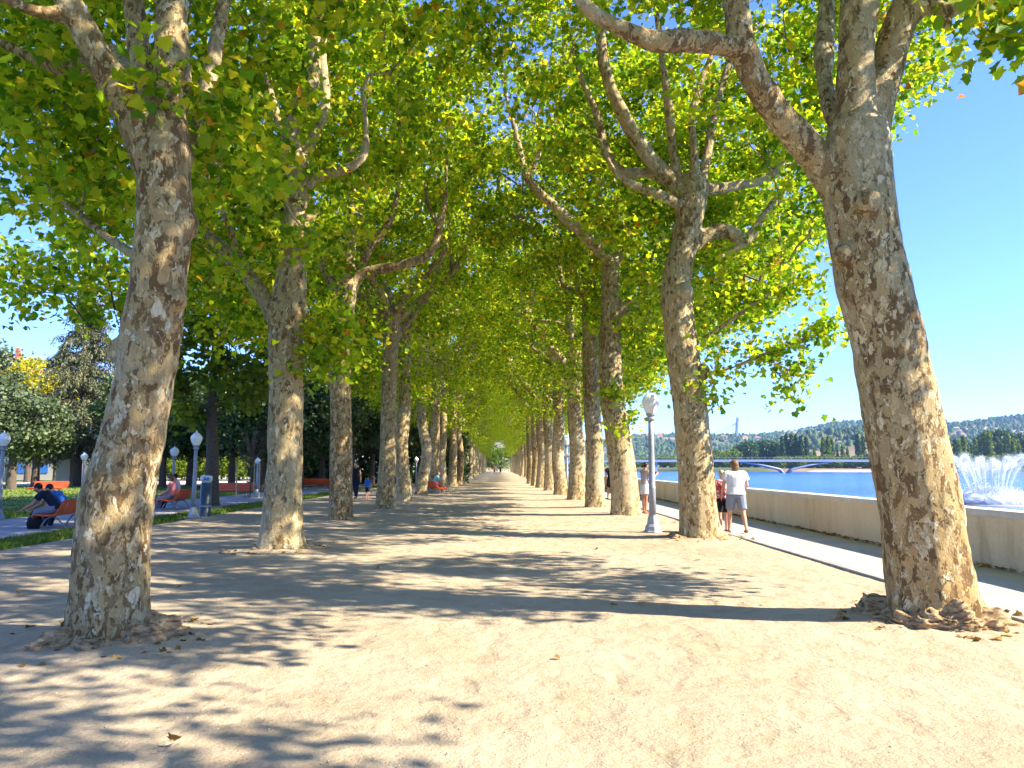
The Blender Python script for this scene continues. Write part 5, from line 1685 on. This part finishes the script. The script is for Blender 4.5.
# ------------------------------------------------------------------ bridges
BRB = plain('blue_grey_steel', (.25, .29, .36), .5, 0, .08, .05)
Yb = 330
fb = empty('footbridge', (0, Yb, 0)); tag(fb, 'flat blue-grey footbridge on slanting struts across the river', 'bridge')
X0, X1 = at(560, 467, Yb)[0], at(908, 467, Yb)[0]
zt = lambda py: at(780, py, Yb)[2]
xs_ = np.linspace(X0, X1, 24)
dk_ = MB(); mid_ = at(785, 467, Yb)[0]
for a, c_ in zip(xs_[:-1], xs_[1:]):
    za, zc = (zt(459.6) - .9 * ((x - mid_) / (X1 - X0)) ** 2 for x in (a, c_))
    V = [(a, -2, za - .95), (a, 2, za - .95), (a, 2, za), (a, -2, za), (c_, -2, zc - .95), (c_, 2, zc - .95), (c_, 2, zc), (c_, -2, zc)]
    dk_.add(V, [(0, 3, 7, 4), (3, 2, 6, 7), (2, 1, 5, 6), (1, 0, 4, 5)])
dk_.build('deck', BRB, fb)
rl = MB()
for yy in (-1.9, 1.9):
    rl.tube([(x, yy, zt(459.6) - .9 * ((x - mid_) / (X1 - X0)) ** 2 + 1.0) for x in xs_], .018, 4)
    for x in np.linspace(X0, X1, 80): rl.tube([(x, yy, zt(460)), (x, yy, zt(459.6) + .95 - .9 * ((x - mid_) / (X1 - X0)) ** 2)], .035, 4)
rl.build('railing', BRB, fb)
for s in (-1, 1):
    e = at(785 + s * 46, 467, Yb)[0]
    sm = MB()
    for yy in (-1.3, 1.3):
        sm.tube([(mid_ + s * .4, yy, -2.2), (mid_ + s * 2.5, yy, zt(468.5) - .4), ((mid_ + e) / 2, yy, zt(465.2)), (e, yy, zt(461.6))], [.55, .5, .42, .32], 6)
    sm.build('strut', BRB, fb, True)
for px_ in (655, 912):
    e = at(px_, 467, Yb)[0]
    MB().box((e - .8, -1.2, -2.5), (e + .8, 1.2, zt(461.7))).build('pier', BRB, fb)

Yp = 1750
cs = empty('cable_stayed_bridge', (0, Yp, 0)); tag(cs, 'tall thin leaning pylon of a distant cable-stayed bridge before the hills', 'bridge')
pb, pt_ = at(735.5, 452, Yp), at(737.8, 417.5, Yp)
MB().tube([(pb[0] - .5, 0, -2), (pb[0], 0, pb[2]), (pt_[0], 0, pt_[2])], [5.6, 4.8, 3.4], 6).build('pylon', BRB, cs)
zd = at(700, 443.5, Yp)[2]
xd0 = at(600, 443, Yp)[0]
MB().box((xd0, -8, zd - 3), (pb[0] + 120, 8, zd)).build('deck', PALEW, cs)
for i in range(9):
    f = (i + 1) / 9
    MB().tube([(pt_[0], 0, pt_[2] - 3 - i * 1.5), (pb[0] + (at(690, 443, Yp)[0] - pb[0]) * f * 1.2, 0, zd)], .22, 4).build('cable', PALEW, cs)
MB().tube([(pt_[0], 0, pt_[2] - 3), (pb[0] + 90, 0, zd)], .22, 4).build('cable', PALEW, cs)

# ------------------------------------------------------------------ fountain
FOAM, t, b, o = mat('white_spray')
b.inputs['Base Color'].default_value = (.90, .93, .96, 1); b.inputs['Roughness'].default_value = .6
tr = N(t, 'ShaderNodeBsdfTranslucent'); tr.inputs[0].default_value = (.90, .93, .97, 1)
mx = N(t, 'ShaderNodeMixShader'); mx.inputs[0].default_value = .5
t.links.new(b.outputs[0], mx.inputs[1]); t.links.new(tr.outputs[0], mx.inputs[2]); t.links.new(mx.outputs[0], o.inputs['Surface'])
Yf = 55.0
fc = at(990, 500, Yf)
ft = empty('fountain', (fc[0], Yf, -1.2)); tag(ft, 'white river fountain with fanning arched jets above a foaming base', 'fountain')
Ob = np.array([[1, 0, 0], [-1, 0, 0], [0, 1, 0], [0, -1, 0], [0, 0, 1], [0, 0, -1]], float)
Obf = np.array([[0, 2, 4], [2, 1, 4], [1, 3, 4], [3, 0, 4], [2, 0, 5], [1, 2, 5], [3, 1, 5], [0, 3, 5]])


def drops(P, r):
    V = P[:, None] + Ob[None] * np.asarray(r)[:, None, None]
    return np_mesh('drops', V.reshape(-1, 3), (Obf[None] + 6 * np.arange(len(P))[:, None, None]).reshape(-1, 3))


MIST, t, b, o = mat('water_mist')
b.inputs['Base Color'].default_value = (.92, .95, .98, 1); b.inputs['Roughness'].default_value = .9
tp = N(t, 'ShaderNodeBsdfTransparent'); mx = N(t, 'ShaderNodeMixShader')
lw = N(t, 'ShaderNodeLayerWeight'); lw.inputs[0].default_value = .4
fz = noise_(t, coords(t), 2.2, 5, .7)
t.links.new(math_(t, 'MULTIPLY', math_(t, 'SUBTRACT', 1.0, lw.outputs['Facing']), ramp(t, fz, [(.35, (.15, .15, .15)), (.62, (.85, .85, .85))])), mx.inputs[0])
t.links.new(tp.outputs[0], mx.inputs[1]); t.links.new(b.outputs[0], mx.inputs[2]); t.links.new(mx.outputs[0], o.inputs['Surface'])
k = 60000
a = rng.uniform(0, 6.28, k); rr = 2.85 * np.sqrt(rng.uniform(0, 1, k))
P = np.stack([rr * np.cos(a), rr * np.sin(a) * .8, np.abs(rng.normal(0, .50, k)) * (1.25 - rr / 3.4)], 1)
tag(link('spray_base', drops(P, rng.uniform(.012, .05, k)), FOAM, ft), kind='stuff')
pf = MB()
for i in range(26):
    a = rng.uniform(0, 6.28); q = 2.3 * math.sqrt(rng.uniform(0, 1)); s_ = rng.uniform(.5, .95)
    pf.ball((q * math.cos(a), q * math.sin(a) * .8, .25 + rng.uniform(0, .35)), (s_, s_, s_ * .6), 14, 10)
tag(pf.build('mist', MIST, ft, True), kind='stuff')
for i in range(18):
    a = i * 2 * math.pi / 18 + .12
    d = np.array([math.cos(a), math.sin(a) * .9, 0])
    v0, vz = rng.uniform(1.9, 2.5), rng.uniform(7.6, 8.3)
    T = vz / 9.81 * 1.45
    n_ = 3200
    u = rng.uniform(0, 1, n_) ** .75; tt = u * T
    path = lambda tt: d[None] * (1.0 + v0 * tt)[:, None] + np.stack([0 * tt, 0 * tt, vz * tt - 4.905 * tt ** 2], 1)
    P = path(tt) + rng.normal(0, 1, (n_, 3)) * (.012 + .20 * u ** 2.2)[:, None]
    r_ = rng.uniform(.004, .016, n_) * (1.6 - u)
    jet = link('water_jet', drops(P, r_), FOAM, ft)
    uu = np.linspace(0, 1, 14)
    MB().tube(path(uu * T), .02 + .12 * uu ** 1.6, 10).build('mist_veil', MIST, jet, True)
for i in range(13):          # inner, steeper jets
    a = i * 2 * math.pi / 13 + .3
    d = np.array([math.cos(a), math.sin(a) * .9, 0])
    v0, vz = rng.uniform(.8, 1.3), rng.uniform(7.2, 8.4); T = vz / 9.81 * 1.5; n_ = 2600
    u = rng.uniform(0, 1, n_) ** .75; tt = u * T
    P = d[None] * (.7 + v0 * tt)[:, None] + np.stack([0 * tt, 0 * tt, vz * tt - 4.905 * tt ** 2], 1)
    P += rng.normal(0, 1, (n_, 3)) * (.015 + .28 * u ** 2)[:, None]
    link('water_jet', drops(P, rng.uniform(.004, .014, n_) * (1.6 - u)), FOAM, ft)
n_ = 26000                   # fine spray drifting through the fan
th = rng.uniform(0, 6.28, n_); zz = rng.uniform(.3, 3.4, n_); rr = (1.2 + zz * .75) * rng.uniform(.3, 1.08, n_) ** .5
tag(link('fine_spray', drops(np.stack([rr * np.cos(th), rr * np.sin(th) * .9, zz], 1), rng.uniform(.003, .011, n_)), FOAM, ft), kind='stuff')
MB().lathe([(2.9, -.15), (3.0, .0), (2.95, .06), (2.6, .08), (.1, .08)], 40).build('float_ring', KERB, ft)

# ------------------------------------------------------------------ air between here and the hills
hzm = bpy.data.materials.new('haze_air'); hzm.use_nodes = True
t = hzm.node_tree
t.nodes.remove(t.nodes['Principled BSDF'])
pv = N(t, 'ShaderNodeVolumePrincipled')
pv.inputs['Color'].default_value = (.34, .60, 1, 1); pv.inputs['Density'].default_value = HAZE = .00011
pv.inputs['Anisotropy'].default_value = .2
t.links.new(pv.outputs[0], t.nodes['Material Output'].inputs['Volume'])
tag(MB().box((-3050, -560, -3.2), (4480, 4480, 160)).build('haze', hzm), kind='stuff')
